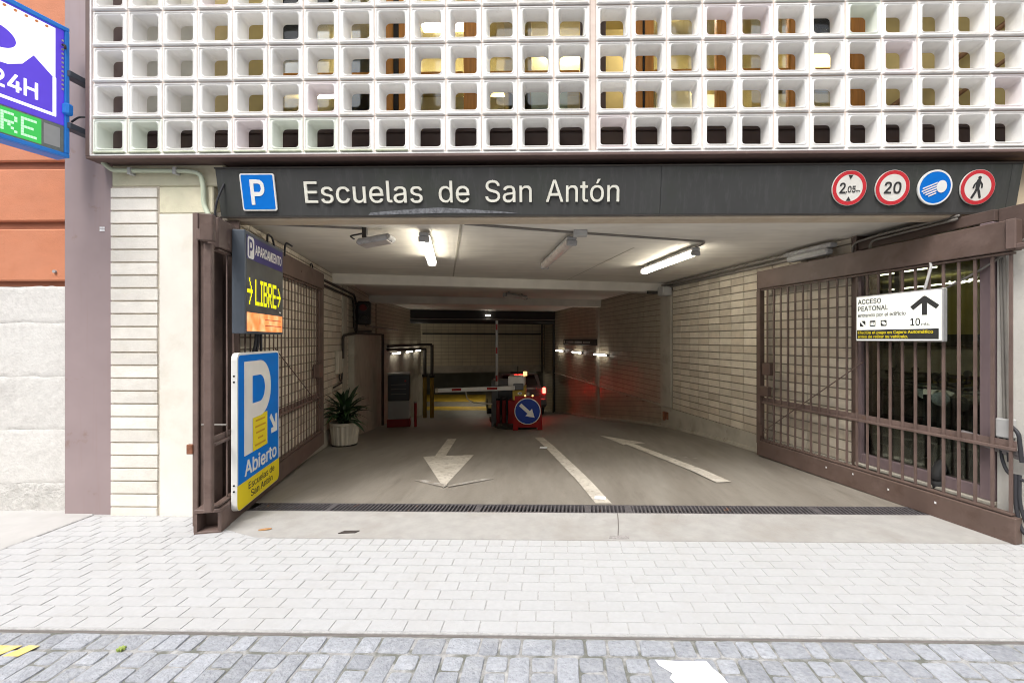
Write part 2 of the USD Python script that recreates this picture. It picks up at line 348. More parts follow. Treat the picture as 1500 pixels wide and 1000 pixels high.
def brick(m, F, u0, u1, z0, z1, d=.012, ins=.003, jit=0.):
    """A brick's face standing d proud of the joints; F maps (u, z, out)."""
    j = [d + rnd.uniform(-jit, jit) for _ in range(4)]
    v = [[u0, z0, -.01], [u1, z0, -.01], [u1, z1, -.01], [u0, z1, -.01], [u0 + ins, z0 + ins, j[0]], [u1 - ins, z0 + ins, j[1]], [u1 - ins, z1 - ins, j[2]], [u0 + ins, z1 - ins, j[3]]]
    m.add(v, [[4, 5, 6], [4, 6, 7], [0, 1, 5], [0, 5, 4], [1, 2, 6], [1, 6, 5], [2, 3, 7], [2, 7, 6], [3, 0, 4], [3, 4, 7]], F)

# ================================================================== THE GROUND
solo('ground', M().box(-40, 40, -60, -2.62, -.2, -.016), 'street', kind='structure')
solo('opposite_facades', M().box(-40, 40, -14, -11.5, -.2, 9.5), 'opposite', kind='structure')  # plain unseen block added across the street to limit sky light reaching the garage
# street of grey setts
st = thing('cobbled_street', 'grey stone sett street along the pavement edge', kind='structure')
part(st, 'joint_bed', M().box(-9, 9, -2.62, -1.585, -.2, -.0085), 'cobble_joint')
def cobble(x0, x1, y0, y1):
    g = .0045; q = [rnd.uniform(-.0045, .0045) for _ in range(8)]; h = rnd.uniform(-.003, .003)
    a, b, c, d = (x0 + g + q[0], y0 + g + q[1]), (x1 - g + q[2], y0 + g + q[3]), (x1 - g + q[4], y1 - g + q[5]), (x0 + g + q[6], y1 - g + q[7])
    pts = Polygon([a, b, c, d]).buffer(-.014).buffer(.014, quad_segs=3).exterior.coords[:-1]
    p = np.array(pts)[::-1] if Polygon(pts).exterior.is_ccw is False else np.array(pts)
    n = len(p); ctr = p.mean(0); tilt = np.array([rnd.uniform(-.02, .02), rnd.uniform(-.02, .02)])
    def ring(k, z): return np.c_[ctr + (p - ctr) * k, np.full(n, z) + h + ((p - ctr) * k) @ tilt]
    v = np.vstack([ring(1, -.05), ring(1, -.012), ring(.94, -.004), ring(.7, -.001), [[ctr[0], ctr[1], h]]]); f = []
    for i in range(3):
        for j in range(n): k = (j + 1) % n; f += [[i * n + j, i * n + k, (i + 1) * n + k], [i * n + j, (i + 1) * n + k, (i + 1) * n + j]]
    f += [[3 * n + j, 3 * n + (j + 1) % n, 4 * n] for j in range(n)]
    part(st, 'cobblestone', M().add(v, f), 'cobble', 25)
x = -3.75; flip = 0
while x < 3.3:
    w = rnd.choice([.16, .175, .09, .1, .165, .11]); cobble(x, x + w, -1.715, -1.592); x += w
x = -3.5; i = 0
while x < 3.1:
    w = rnd.uniform(.098, .122); y = -1.722 if i % 2 == 0 else -1.722
    seq = [rnd.choice([.1, .105]), .2, .2] if i % 2 else [.2, rnd.choice([.1, .2]), .2]
    for L in seq:
        if y - L < -2.3: break
        cobble(x, x + w, y - L, y); y -= L
    x += w; i += 1
part(st, 'paint_patch', M().poly(Polygon([(-3.3, -1.70), (-2.69, -1.70), (-2.75, -1.82), (-3.3, -1.82)]), .001, z=.0015), 'paint_yellow')
part(st, 'paint_patch', M().poly(Polygon([(-2.66, -1.695), (-2.6, -1.70), (-2.62, -1.775), (-2.70, -1.775)]), .001, z=.0015), 'paint_yellow')
part(st, 'paint_patch', M().poly(Polygon([(.49, -1.745), (.6, -1.752), (.735, -1.75), (.75, -1.80), (.775, -1.84), (.80, -1.95), (.6, -1.98), (.53, -1.86), (.55, -1.83), (.5, -1.78)]), .001, z=.002), 'paint_white')
solo('weed', M().poly(unary_union([affinity.rotate(affinity.translate(affinity.scale(Point(0, 0).buffer(.012), 1, .35), .008, 0), k * 52, (0, 0)) for k in range(7)]).buffer(0), .01, fr((-2.17, -1.712, -.004), (1, 0, 0), (0, 1, 0))), 'moss',
     'small green weed growing in a joint between the grey setts', 'weed')
# pavement of pale pavers
sw = thing('pavement', 'pale grey paver pavement in front of the garage entrance', kind='structure')
part(sw, 'joint_bed', M().box(-9, 9, -1.57, -.03, -.2, -.0022), 'paver_joint')
part(sw, 'kerb_strip', M().box(-9, 9, -1.588, -1.5715, -.2, -.004, .002), 'kerb_stone')
pavers = []
def paver(x0, x1, y0, y1): pavers.append((x0, x1, y0, y1))
for r in range(11):
    y0 = -1.56 + r * .0985
    xx = -6.4 - (r % 2) * .1 + rnd.uniform(-.006, .006)
    while xx < 4.6:
        x1 = xx + .2
        if r < 10:
            paver(xx, x1, y0, y0 + .0985)
        elif xx < 4.5:
            paver(xx, xx + .1, y0, y0 + .0985); paver(xx + .1, x1, y0, y0 + .0985)
        xx = x1
for r in range(4):                            # the corner in front of the brick pier
    y0 = -.476 + r * .0985; xx = -4.05 - (r % 2) * .1
    while xx < -2.42:
        if xx + .2 < -2.3 - r * .16 + .1: paver(max(xx, -4.05), xx + .2, y0, min(y0 + .0985, -.05))
        xx += .2
def pv(m, q):
    x0, x1, y0, y1 = q; g = .002; h = rnd.uniform(-.0012, .0012); F = fr((0, 0, 0), (1, 0, 0), (0, 1, 0))
    if x1 - x0 > .03: brick(m, F, x0 + g, x1 - g, y0 + g, y1 - g, .001 + h + .0005, .002, .0004)
def psize(q):
    d = -3.9; return 1.0 / max(.5, (q[2] - d)) ** 3 if abs(q[0] + .2) < 1.25 * (q[2] - d) else 0
order = sorted(range(len(pavers)), key=lambda k: -psize(pavers[k]))
for k in order[:300]:
    m = M(); pv(m, pavers[k]); part(sw, 'paver', m, 'paver')
m = M(); [pv(m, pavers[k]) for k in order[300:]]; part(sw, 'paver_field', m, 'paver', kind='stuff')
# concrete apron, slab by the left wall
ap = thing('apron', 'concrete apron between the drain and the pavers', kind='structure')
part(ap, 'concrete_sheet', M().poly(Polygon([(-3.02, -.10), (-2.72, -.31), (-2.34, -.468), (4.6, -.468), (4.6, .068), (-3.02, .068)]), .12, z=-.117), 'apron_concrete')
part(ap, 'crack', M().poly(LineString([(.565, .06), (.55, -.1), (.53, -.25), (.505, -.40)]).buffer(.0045), .001, z=.0045), 'kerb_stone')
part(ap, 'slab', M().box(-9, -4.085, -1.1, .06, -.12, .004, .003), 'slab_concrete')
part(ap, 'joint', M().box(-4.084, -4.066, -1.1, -.05, -.1, .0035), 'paver_joint')
m = M().poly(Polygon([(.43, -.44), (.44, -.40), (.57, -.395), (.59, -.41), (.585, -.445), (.5, -.452)]), .006, z=.003)
solo('valve_cover', m, 'manhole', 'small worn metal cover set in the concrete below the centre line', 'valve cover')
solo('drain_cover', M().poly(Polygon([(-1.72, -.395), (-1.69, -.345), (-1.57, -.34), (-1.59, -.38)]), .006, z=.003), 'metal_cover', 'small dark metal cover in the concrete near the drain', 'drain cover')
solo('dry_leaf', M().poly(affinity.rotate(affinity.scale(Point(0, 0).buffer(.05), 1, .35), 12), .004, fr((-2.35, -.33, .006), (1, 0, .05), (0, 1, 0))), 'leaf_dry', 'dry brown leaf lying on the concrete in front of the left gate', 'leaf')
# ramp into the garage
rp = thing('garage_ramp', 'worn concrete drive going down into the garage', kind='structure')
ss = [None, 1.2, 1.64, 2.2, 2.81, 3.4, 4.1, 4.8, 5.5, 6.2, 7, 8, 9, 10, 10.8, 12, 13, 14, 15, 15.6, 20, 26]
tt = np.linspace(TL - .05, TR + .05, 13); v = []
for a in ss:
    for t in tt:
        if a is None:
            sx = (.262 - t * _s) / _c; p = TW(sx, t, 0)
        else: p = TW(a, t, fz(a))
        v.append(p)
n = len(tt); f = [[i * n + j, i * n + j + 1, (i + 1) * n + j + 1, (i + 1) * n + j] for i in range(len(ss) - 1) for j in range(n - 1)]
part(rp, 'concrete_floor', M().add(v, f), 'ramp_concrete', True)
def on_floor(pts, dz=.004, sub=.25):
    """A flat marking given in world xy, laid on the floor."""
    g = Polygon(pts) if isinstance(pts, (list, np.ndarray)) else pts
    m = M()
    for q in getattr(g, 'geoms', [g]):
        t = trimesh.creation.extrude_polygon(q, .001, engine='earcut'); t = t.subdivide_to_size(sub)
        vv = np.array(t.vertices); s_ = -vv[:, 0] * _s + vv[:, 1] * _c
        vv[:, 2] += np.interp(s_, FS, FZ) + dz; m.add(vv, t.faces)
    return m
part(rp, 'lane_arrow', on_floor([(-1.83, 3.72), (-1.68, 3.72), (-1.50, 2.24), (-1.12, 2.28), (-1.155, .72), (-1.80, 2.18), (-1.645, 2.22)]), 'paint_road', label='white arrow pointing out of the garage')
part(rp, 'lane_arrow', on_floor([(.81, 3.88), (1.43, 3.06), (1.235, 3.03), (1.93, .96), (1.76, .94), (1.12, 2.98), (1.07, 2.92)]), 'paint_road', label='white arrow pointing into the garage')
part(rp, 'centre_line', on_floor([(-.33, 3.75), (-.19, 3.75), (.545, .30), (.395, .30)]), 'paint_road')
part(rp, 'old_marking', on_floor(Polygon([(-1.15, .74), (-1.55, 1.0), (-1.44, 1.02), (-1.13, .82)]), .0055), 'paint_faded')
part(rp, 'old_marking', on_floor(Polygon([(-1.12, .74), (-.66, 1.06), (-.78, 1.06), (-1.10, .82)]), .0055), 'paint_faded')
part(rp, 'old_marking', on_floor(Polygon([(1.36, 2.25), (1.9, 1.98), (1.9, 2.02), (1.4, 2.29)]), .003), 'paint_faded')
for (px, py) in ((.45, .42), (-.155, 2.72)):
    part(rp, 'road_stud', M().box(-.055, .055, -.03, .03, 0, .016, .006, F=fr((px, py, fz(-px * _s + py * _c) + .004), (1, -.1, 0), (.1, 1, 0))), 'paint_white')
m = on_floor(unary_union([LineString([TW(a, TL + .25)[:2] for a in (16.2, 25)]).buffer(.05), sbox(-9, 15.9, 1, 17.0), sbox(-9, 18.6, 1, 21.5)]).intersection(Polygon([TW(15.7, TL)[:2], TW(15.7, TR)[:2], TW(25, TR)[:2], TW(25, TL)[:2]])), .004)
part(rp, 'yellow_floor_band', m, 'floor_yellow')
# drain grate
gr = thing('drain_grate', 'long iron drain grate across the garage entrance', 'drain grate')
part(gr, 'trench', M().box(-2.78, 3.42, .072, .258, -.13, -.1), 'trench')
part(gr, 'edge_rail', M().box(-2.78, 3.42, .069, .081, -.13, .004), 'grate_iron'); part(gr, 'edge_rail', M().box(-2.78, 3.42, .249, .261, -.13, .004), 'grate_iron')
xx = -2.76
for k in range(172):
    w = .0145; sl = .012
    part(gr, 'slat', M().add([[xx, .082, -.03], [xx + w, .082, -.03], [xx + w + sl, .248, -.03], [xx + sl, .248, -.03], [xx, .082, .002], [xx + w, .082, .002], [xx + w + sl, .248, .002], [xx + sl, .248, .002]],
         [[0, 3, 2, 1], [4, 5, 6, 7], [0, 1, 5, 4], [1, 2, 6, 5], [2, 3, 7, 6], [3, 0, 4, 7]]), 'grate_iron'); xx += .0358
for px in (-2.08, -.72, .28, .66, 2.35): part(gr, 'cross_bar', M().box(px, px + .05, .083, .247, -.02, .0035), 'grate_iron')

# ================================================================== THE FACADE
lb = thing('neighbouring_building', 'orange stuccoed building with a grey stone base at the left edge', 'building')
part(lb, 'wall_core', M().box(-8, -4.36, .055, .5, -.1, 6), 'stucco_groove')
def rough_block(x0, x1, z0, z1, mt, amp):
    amp *= .4; nx, nz = 90, 22; xs = np.linspace(x0, x1, nx); g = []
    for i, zz in enumerate(np.linspace(0, 1, nz)):
        for xq in xs:
            lo = z0 + .016 * (meshkit.fbm(np.array([xq * 5, z0 * 9, 1.]), 3) - .5) * 2; hi = z1 + .016 * (meshkit.fbm(np.array([xq * 5, z1 * 9, 1.]), 3) - .5) * 2 - .001
            zq = lo + (hi - lo) * zz; e = 0 if 0 < i < nz - 1 else 1
            g.append([xq, .035 + e * .006 - amp * (meshkit.fbm(np.array([xq * 7, zq * 7, 2.]), 4) - .5) * (1 - e), zq])
    f = [[i * nx + j, i * nx + j + 1, (i + 1) * nx + j + 1, (i + 1) * nx + j] for i in range(nz - 1) for j in range(nx - 1)]
    part(lb, 'stone_course', M().add(g, f), mt, 30)
for (z0, z1, mt, amp) in ((-.02, .25, 'stone_rough', .05), (.25, .74, 'stone', .035), (.74, 1.216, 'stone', .04), (1.216, 1.704, 'stone', .025), (1.704, 2.03, 'stone', .012)):
    rough_block(-6.2, -4.355, z0, z1, mt, amp)
part(lb, 'stone_joint', M().box(-6.2, -4.358, .052, .0545, -.02, 2.03), 'stone_joint')
for (z0, z1) in ((2.075, 2.545), (2.615, 3.085), (3.155, 3.63), (3.70, 4.17), (4.24, 4.71)):
    part(lb, 'stucco_band', M().box(-6.6, -4.357, .02, .056, z0, z1, .012), 'stucco')
part(lb, 'anchor', M().cyl((-4.49, .03, 2.16), (-4.49, .005, 2.16), .014), 'box_grey', 40)
# mauve steel pilaster
pl = thing('steel_pilaster', 'tall mauve painted steel pilaster between the stone wall and the white bricks', 'pilaster')
part(pl, 'cover_plate', M().box(-4.355, -3.915, -.03, .3, -.01, 5.2, .008), 'mauve_steel')
for k in range(2):
    for j in range(2): part(pl, 'sticker', M().box(-4.03 + k * .024, -4.01 + k * .024, -.033, -.029, 2.508 + j * .022, 2.526 + j * .022), 'paint_white')
part(pl, 'nail', M().cyl((-4.02, -.03, 3.79), (-4.0, -.1, 3.80), .006, 6), 'conduit_dark')
# brick pier
bp = thing('brick_pier', 'narrow pier of white bricks beside the mauve pilaster', 'brick pier')
part(bp, 'pier_core', M().box(-3.913, -3.482, -.04, .3, -.02, 2.90), 'pier_mortar')
F = fr((0, -.04, 0), (1, 0, 0), (0, 0, 1)); z = -.005; k = 0
while z < 2.88:
    h = .085 if k == 0 else .1134
    h = min(h, 2.895 - z)
    part(bp, 'brick', (lambda m: (brick(m, F, -3.912, -3.49 + rnd.uniform(-.006, .004), z, z + h - .0095, .013, .003, .001), m)[1])(M()), 'pier_brick'); z += h; k += 1
pc = thing('plaster_column', 'cream plaster column between the brick pier and the gate post', 'column')
part(pc, 'shaft', M().box(-3.478, -3.145, -.052, .3, -.02, 2.655, .006), 'plaster_cream')
part(pc, 'capital', M().box(-3.481, -3.0, -.047, .3, 2.66, 2.895, .008), 'beam_cream')
solo('lintel_end', M().box(-3.913, -2.9, -.043, .3, 2.90, 3.09, .01), 'beam_cream', 'stained cream lintel end above the white brick pier', 'lintel')
# soffit channel and screen
F0 = fr((0, 0, 0), (1, 0, 0), (0, 0, 1))
sc = thing('block_screen', 'white screen of square concrete breeze blocks above the garage entrance', 'block screen')
part(sc, 'channel', M().box(-3.99, 4.9, -.19, .3, 3.088, 3.112, .004).box(-3.99, -3.955, -.19, -.1, 3.112, 4.95), 'channel_brown')
part(sc, 'side_plate', M().box(-3.985, -3.945, -.188, -.02, 3.114, 4.95), 'block_pink')
part(sc, 'sill', M().box(-3.97, 4.9, -.186, -.03, 3.113, 3.128, .003), 'block_white')
def block_mesh(w, h, jx, jz):
    """One breeze block: raised front frame, rounded tapering opening, deep tube."""
    n = 5
    def rr(a, b, r, y, oz=0.):
        out = []
        for (cx, cz, a0) in ((a - r, b - r, 0), (-a + r, b - r, 90), (-a + r, -b + r, 180), (a - r, -b + r, 270)):
            for k in range(n): an = math.radians(a0 + 90 * k / (n - 1)); out.append([cx + r * math.cos(an), y, cz + r * math.sin(an) + oz])
        return np.array(out)
    W, H = w / 2, h / 2
    rings = [rr(W, H, .004, .13), rr(W, H, .004, .006), rr(W - .006, H - .006, .006, 0), rr(W - .014, H - .014, .01, 0), rr(W - .017, H - .017, .012, .005, .004),
             rr(.121, .121, .022, .004, .006), rr(.115, .116, .024, -.002, .006), rr(.110, .111, .026, .004, .006), rr(.099, .101, .036, .127, .005), rr(.099, .101, .036, .13, .005), rr(W, H, .004, .13)]
    rings[0] = rings[0]
    v = np.vstack(rings); N = 4 * n; f = []
    for i in range(len(rings) - 1):
        for j in range(N): k = (j + 1) % N; f.append([i * N + j, i * N + k, (i + 1) * N + k, (i + 1) * N + j])
    return v, np.array(f)
BW, BH = .2972, .3055
def block_col(x, w):
    for r in range(6):
        z = 3.128 + r * BH; q = rnd.random(); mt = 'block_green' if (r == 0 and x < -2.2 and q < .45) or q < .02 else 'block_pink' if q > .92 else 'block_white'
        v, f = block_mesh(w - .008, BH - .009, 0, 0); a = rnd.uniform(-.006, .006); ca, sa = math.cos(a), math.sin(a)
        v = np.c_[v[:, 0] * ca - v[:, 2] * sa, v[:, 1] + rnd.uniform(-.003, .003), v[:, 0] * sa + v[:, 2] * ca] + [x + w / 2 + rnd.uniform(-.0015, .0015), -.18, z + BH / 2 + rnd.uniform(-.0015, .0015)]
        part(sc, 'block', M().add(v, f), mt, 20)
        part(sc, 'block_lip', M().box(x + .014, x + w - .014, -.196, -.176, z + .006, z + .022, .005), 'lip_mossy' if r == 0 and x < -1.5 else 'lip_grimy' if rnd.random() < .5 else mt)
NX0 = 14; w0 = (.302 + 3.941) / NX0
for k in range(NX0): block_col(-3.941 + k * w0, w0)
for k in range(14): block_col(.352 + k * .2952, .2952)
m = M(); z1 = 3.128 + 6 * BH
for k in range(NX0 + 1): m.box(-3.941 + k * w0 - .004, -3.941 + k * w0 + .004, -.172, -.062, 3.128, z1)
for k in range(15): m.box(.352 + k * .2952 - .004, .352 + k * .2952 + .004, -.172, -.062, 3.128, z1)
for r in range(7): m.box(-3.945, .306, -.1715, -.063, 3.128 + r * BH - .0045, 3.128 + r * BH + .0045).box(.348, 4.49, -.1715, -.063, 3.128 + r * BH - .0045, 3.128 + r * BH + .0045)
part(sc, 'mortar_joint', m, 'block_joint')
part(sc, 'expansion_joint', M().box(.308, .346, -.178, -.03, 3.128, z1), 'block_joint')
solo('loose_wire', M().tube(path([(3.82, -.2, 4.5), (3.86, -.215, 4.2), (3.9, -.21, 4.05), (4.0, -.2, 4.0), (4.3, -.19, 4.02)], .1), .004, 6), 'cable_white', 'thin white wire hanging over the upper right blocks', 'wire', smooth=True)
# upper floor behind the screen
uw = thing('window_wall', 'brown spandrel and orange wooden windows behind the block screen', 'window wall')
part(uw, 'spandrel', M().box(-4.3, 4.9, .12, .18, 3.1, 3.46), 'spandrel_brown')
part(uw, 'spandrel_rail', M().box(-4.3, 4.9, .10, .12, 3.43, 3.475, .004), 'spandrel_brown')
for px in (.34, -2.6, 2.6): part(uw, 'spandrel_post', M().box(px - .07, px + .07, .095, .119, 3.1, 3.428), 'spandrel_brown')
def post(a, b, mt, y0=.115, y1=.2): part(uw, 'window_post', M().box(a, b, y0, y1, 3.476, 5.1, .004), mt)
for (a, b, mt) in ((-1.53, -1.465, 'wood_orange'), (-1.463, -1.415, 'shutter_black'), (-1.413, -1.335, 'wood_orange'), (-.82, -.7, 'wood_orange'), (-.698, -.63, 'wood_dark'), (.24, .36, 'spandrel_brown'), (.41, .47, 'spandrel_brown'),
                   (.74, .80, 'wood_orange'), (.802, .82, 'shutter_black'), (.822, .9, 'wood_orange'), (1.47, 1.56, 'wood_orange'), (1.562, 1.64, 'wood_dark'), (2.12, 2.2, 'wood_orange'), (2.66, 2.79, 'wood_orange'),
                   (-2.80, -2.66, 'room_ochre'), (-4.2, -3.83, 'spandrel_brown'), (-3.52, -3.49, 'spandrel_brown')):
    post(a, b, mt)
for (a, b) in ((-2.64, -1.54), (-1.33, -.83), (-.62, .23), (.91, 1.46), (1.65, 2.11), (2.21, 2.65)):
    part(uw, 'window_rail', M().box(a, b, .125, .19, 3.945, 3.99, .004), 'wood_orange')
    part(uw, 'pane', M().box(a, b, .15, .156, 3.992, 5.1), 'glass'); part(uw, 'pane', M().box(a, b, .15, .156, 3.476, 3.943), 'glass')
part(uw, 'wall_panel', M().box(-3.82, -3.2, .13, .19, 3.3, 5.1), 'room_white'); part(uw, 'wall_panel', M().box(-3.19, -2.82, .13, .19, 3.476, 5.1), 'room_tan'); part(uw, 'wall_panel', M().box(2.8, 4.9, .45, .5, 3.1, 5.1), 'room_ochre')
part(uw, 'stair_rail', M().tube([(3.0, .4, 3.6), (4.9, .4, 5.0)], .025).tube([(3.0, .4, 3.25), (4.9, .4, 4.65)], .02), 'wood_dark', 40)
ur = thing('upper_room', 'ochre walled room glimpsed through the block screen', 'room')
part(ur, 'back_wall', M().box(-4.4, 5, 3.6, 3.8, 3.0, 5.2), 'room_ochre'); part(ur, 'ceiling_plate', M().box(-4.4, 5, -.02, 3.8, 5.1, 5.3), 'room_ochre')
part(ur, 'floor_plate', M().box(-4.4, 5, .2, 3.8, 3.0, 3.09), 'garage_grey')
part(ur, 'side_wall', M().box(-4.5, -4.4, .2, 3.8, 3.0, 5.2), 'room_ochre'); part(ur, 'side_wall', M().box(4.9, 5, -.02, 3.8, 3.0, 5.2), 'room_ochre')
for (a, b, c, d) in ((-2.2, -1.7, .9, 1.3), (-.55, -.05, 1.0, 1.5), (.5, .75, 1.2, 1.5), (2.3, 2.7, 1.3, 1.7)):
    part(ur, 'column', M().box(a, a + .3, c, c + .3, 3.09, 5.1), 'room_ochre')
for (a, y) in ((-1.2, 1.0), (.1, 1.6), (1.2, .8), (2.4, 1.8), (-2.3, 1.5), (-3.3, 2.6), (-.6, 2.7), (1.7, 2.8), (3.4, 1.4)):
    part(ur, 'ceiling_lamp', M().box(a - .28, a + .28, y - .14, y + .14, 5.05, 5.098), 'room_lamp')
part(ur, 'cupboard', M().box(-.5, .15, 1.0, 1.3, 3.09, 4.45), 'room_teal'); part(ur, 'cupboard', M().box(-2.25, -1.95, .9, 1.2, 3.09, 4.6), 'room_blue'); part(ur, 'cupboard', M().box(1.35, 1.8, 2.0, 2.3, 3.09, 4.9), 'room_white')
part(ur, 'duct', M().box(-4, 4.8, 2.4, 2.9, 4.65, 5.0), 'room_white'); part(ur, 'hanging_beam', M().box(-4.3, 4.8, 1.6, 1.8, 4.8, 5.1), 'room_ochre')

# ------------------------------------------------------------------ name board and traffic signs
fb = thing('name_board', 'long black fascia board lettered Escuelas de San Antón over the entrance', 'name board')
fT, fB = np.array([0, -.12, 3.02]), np.array([0, -.05, 2.63]); fv = fT - fB; fH = np.linalg.norm(fv)
PAN = []
FB = fr(fB, (1, 0, 0), fv)                                     # (x, up, out) on the tilted board
for (a, b) in ((-2.925, .914), (.916, 3.84), (3.842, 3.93)): PAN.append(part(fb, 'panel', M().box(a, b, 0, fH, -.03, 0, .002, F=lambda v: FB(v)), 'fascia_black'))
part(fb, 'edge_trim', M().box(-2.93, 3.94, fH, fH + .012, -.04, .006, F=FB).box(-2.93, 3.94, -.012, 0, -.04, .004, F=FB), 'conduit_dark')
kz = lambda z: (z - 2.63) * fH / .39
for (w, a, b) in (('Escuelas', -2.159, -1.134), ('de', -.992, -.726), ('San', -.59, -.19), ('Antón', -.067, .56)):
    part(PAN[0], 'lettering', M().text(w, .178, FB, b - a, d=.012, x=a, y=kz(2.737), z=.001), 'letter_cream')
part(PAN[0], 'torn_film', M().poly(Polygon([(-1.62, .003), (-1.6, .025), (-1.2, .055), (-1.0, .065), (-.75, .05), (-.45, .03), (-.3, .012), (-.9, .02), (-1.3, .012)]), .0015, FB, .001), 'fascia_scrape')
part(fb, 'back_frame', M().box(-2.8, 3.8, -.045, .13, 2.64, 3.0), 'conduit_dark')
def disc(r, n=48): return Point(0, 0).buffer(r, quad_segs=n // 4)
def rsign(x, label, fill, ring, faces):
    t = thing('traffic_sign', label, 'traffic sign', group='round traffic signs on the fascia board'); S = fr(FB(np.array([[x, kz(2.832), .006]]))[0], (1, 0, 0), fv); R = .143
    part(t, 'plate', M().poly(disc(R), .012, S), ring if ring == 'sign_white' else 'sign_cream')
    part(t, 'rim', M().poly(disc(R - .003).difference(disc(R * .77 if ring == 'sign_red' else R * .9)), .002, S, .012), ring)
    fc = part(t, 'face', M().poly(disc(R * .77 if ring == 'sign_red' else R * .9), .0015, S, .012), fill)
    for nm, mk, mt in faces: part(fc, nm, mk(S), mt)
    return t
def arrow_shape(L, w, hw, hl): return Polygon([(-L / 2, -w / 2), (L / 2 - hl, -w / 2), (L / 2 - hl, -hw / 2), (L / 2, 0), (L / 2 - hl, hw / 2), (L / 2 - hl, w / 2), (-L / 2, w / 2)])
ZT = .0145
rsign(2.498, 'round red rimmed height limit sign reading 2,05 m', 'sign_cream', 'sign_red', [
    ('number', lambda S: M().text('2', .082, S, .048, True, x=-.082, y=-.042, z=ZT).text(',05', .05, S, .082, True, x=-.03, y=-.035, z=ZT).text('m', .02, S, .03, x=.058, y=-.033, z=ZT), 'sign_dark'),
    ('triangle', lambda S: M().poly(Polygon([(-.02, .105), (.02, .105), (0, .07)]), .002, S, ZT), 'sign_dark'), ('triangle', lambda S: M().poly(Polygon([(-.02, -.105), (0, -.07), (.02, -.105)]), .002, S, ZT), 'sign_dark')])
rsign(2.859, 'round red rimmed speed limit sign reading 20', 'sign_cream', 'sign_red', [('number', lambda S: M().text('20', .09, S, .14, True, x=-.07, y=-.045, z=ZT), 'sign_dark')])
def lampmark(S):
    m = M().poly(affinity.scale(Point(0, 0).buffer(1, quad_segs=10), .042, .05), .002, affinity_shift(S, .052, .008), ZT)
    for k, L in enumerate((.115, .12, .105, .085, .06)):
        y0 = .038 - k * .021; m.poly(Polygon([(.012, y0 + .006), (.012 - L, y0 - L * .42 + .006 + (k * .0)), (.012 - L, y0 - L * .42 - .005), (.012, y0 - .005)]), .002, S, ZT)
    return m
def affinity_shift(S, a, b): return lambda v: S(v + [a, b, 0])
rsign(3.212, 'round blue sign with a white headlamp and beams', 'sign_blue', 'sign_white', [('headlamp', lampmark, 'sign_white')])
def walker(S):
    cap = lambda pts, w: LineString(pts).buffer(w, quad_segs=4)
    g = unary_union([Point(.004, .075).buffer(.014), cap([(.0, .05), (-.004, .0)], .017), cap([(-.004, 0), (.012, -.035), (.026, -.08)], .0095), cap([(-.006, 0), (-.018, -.04), (-.04, -.082)], .0095), cap([(-.008, .048), (-.032, .02), (-.038, -.004)], .0065), cap([(.01, .048), (.03, .022), (.032, -.002)], .0065)])
    return M().poly(g, .002, S, ZT)
rsign(3.565, 'round red rimmed sign with a black walking figure', 'sign_cream', 'sign_red', [('walking_figure', walker, 'sign_dark')])
t = thing('parking_sign', 'square blue P plate at the left end of the black fascia board', 'parking sign'); S = fr(FB(np.array([[-2.71, kz(2.674), .004]]))[0], (1, 0, 0), fv)
part(t, 'plate', M().poly(rrect(.30, .31, .018), .012, S), 'sign_white'); fc = part(t, 'face', M().poly(rrect(.276, .286, .012, .012, .012), .002, S, .012), 'sign_blue')
part(fc, 'letter', M().text('P', .2, S, .125, True, x=.085, y=.055, z=.0145), 'sign_white')

# lintel, ceiling, beams, tunnel walls
solo('lintel', M().box(-2.9, 5.0, -.02, .16, 2.602, 3.08, .012), 'lintel_concrete', 'stained concrete lintel edge showing below the black fascia board', 'lintel')
poly = Polygon([(-3.4, .15), (4.2, .15)] + [tuple(TW(a, TR + .3)[:2]) for a in (2, 16)] + [tuple(TW(16, TL - .3)[:2])])
ce = thing('ceiling', 'bare concrete garage ceiling', kind='structure'); part(ce, 'slab', M().poly(poly, .25, z=CEIL), 'ceiling_concrete')
part(ce, 'seam', M().box(-.012, .012, .35, 4.2, CEIL - .004, CEIL + .01, F=lambda v: v @ np.array([[_c, _s, 0], [-_s, _c, 0], [0, 0, 1]]) + TW(0, -.78)), 'wall_concrete')
part(ce, 'seam', M().box(-.004, .004, 1.2, 4.2, CEIL - .003, CEIL + .01, F=lambda v: v @ np.array([[_c, _s, 0], [-_s, _c, 0], [0, 0, 1]]) + TW(0, 1.3)), 'wall_concrete')
for (a, b, lab) in ((4.28, 2.49, 'pale concrete ceiling beam nearest the street, behind the tube lamps'), (8.05, 2.47, 'dim concrete ceiling beam in front of the black roller shutter box')):
    solo('ceiling_beam', M().box(TL, TR, a, a + .3, b, CEIL + .01, .01, F=lambda v: v @ np.array([[_c, _s, 0], [-_s, _c, 0], [0, 0, 1]])), 'ceiling_concrete', lab, 'beam', group='ceiling beams')

def wall_bricks(T, F, area, holes, L, H, mats, limit, key, zstart, d=.012):
    """Stack-bonded bricks on F over area (u0, u1, z0, z1); the nearest as parts, the rest joined."""
    u0, u1, z0, z1 = area; B = []
    u = u0
    while u < u1 - .02:
        w = min(L, u1 - u); z = z0
        while z < z1 - .02:
            h = min(H, z1 - z)
            if not any(a < u + w / 2 < b and c < z + h / 2 < e for (a, b, c, e) in holes): B.append((u, u + w, z, z + h))
            z += H
        u += w
    B.sort(key=lambda q: key((q[0] + q[1]) / 2)); 
    def one(m, q): brick(m, F, q[0] + .0028, q[1] - .0028, q[2] + .001, q[3] - .0115, d, .0025, .0012)
    for q in B[:limit]:
        m = M(); one(m, q); part(T, 'brick', m, rnd.choice(mats))
    if B[limit:]:
        m = M(); [one(m, q) for q in B[limit:]]; part(T, 'brick_field', m, mats[0], kind='stuff')
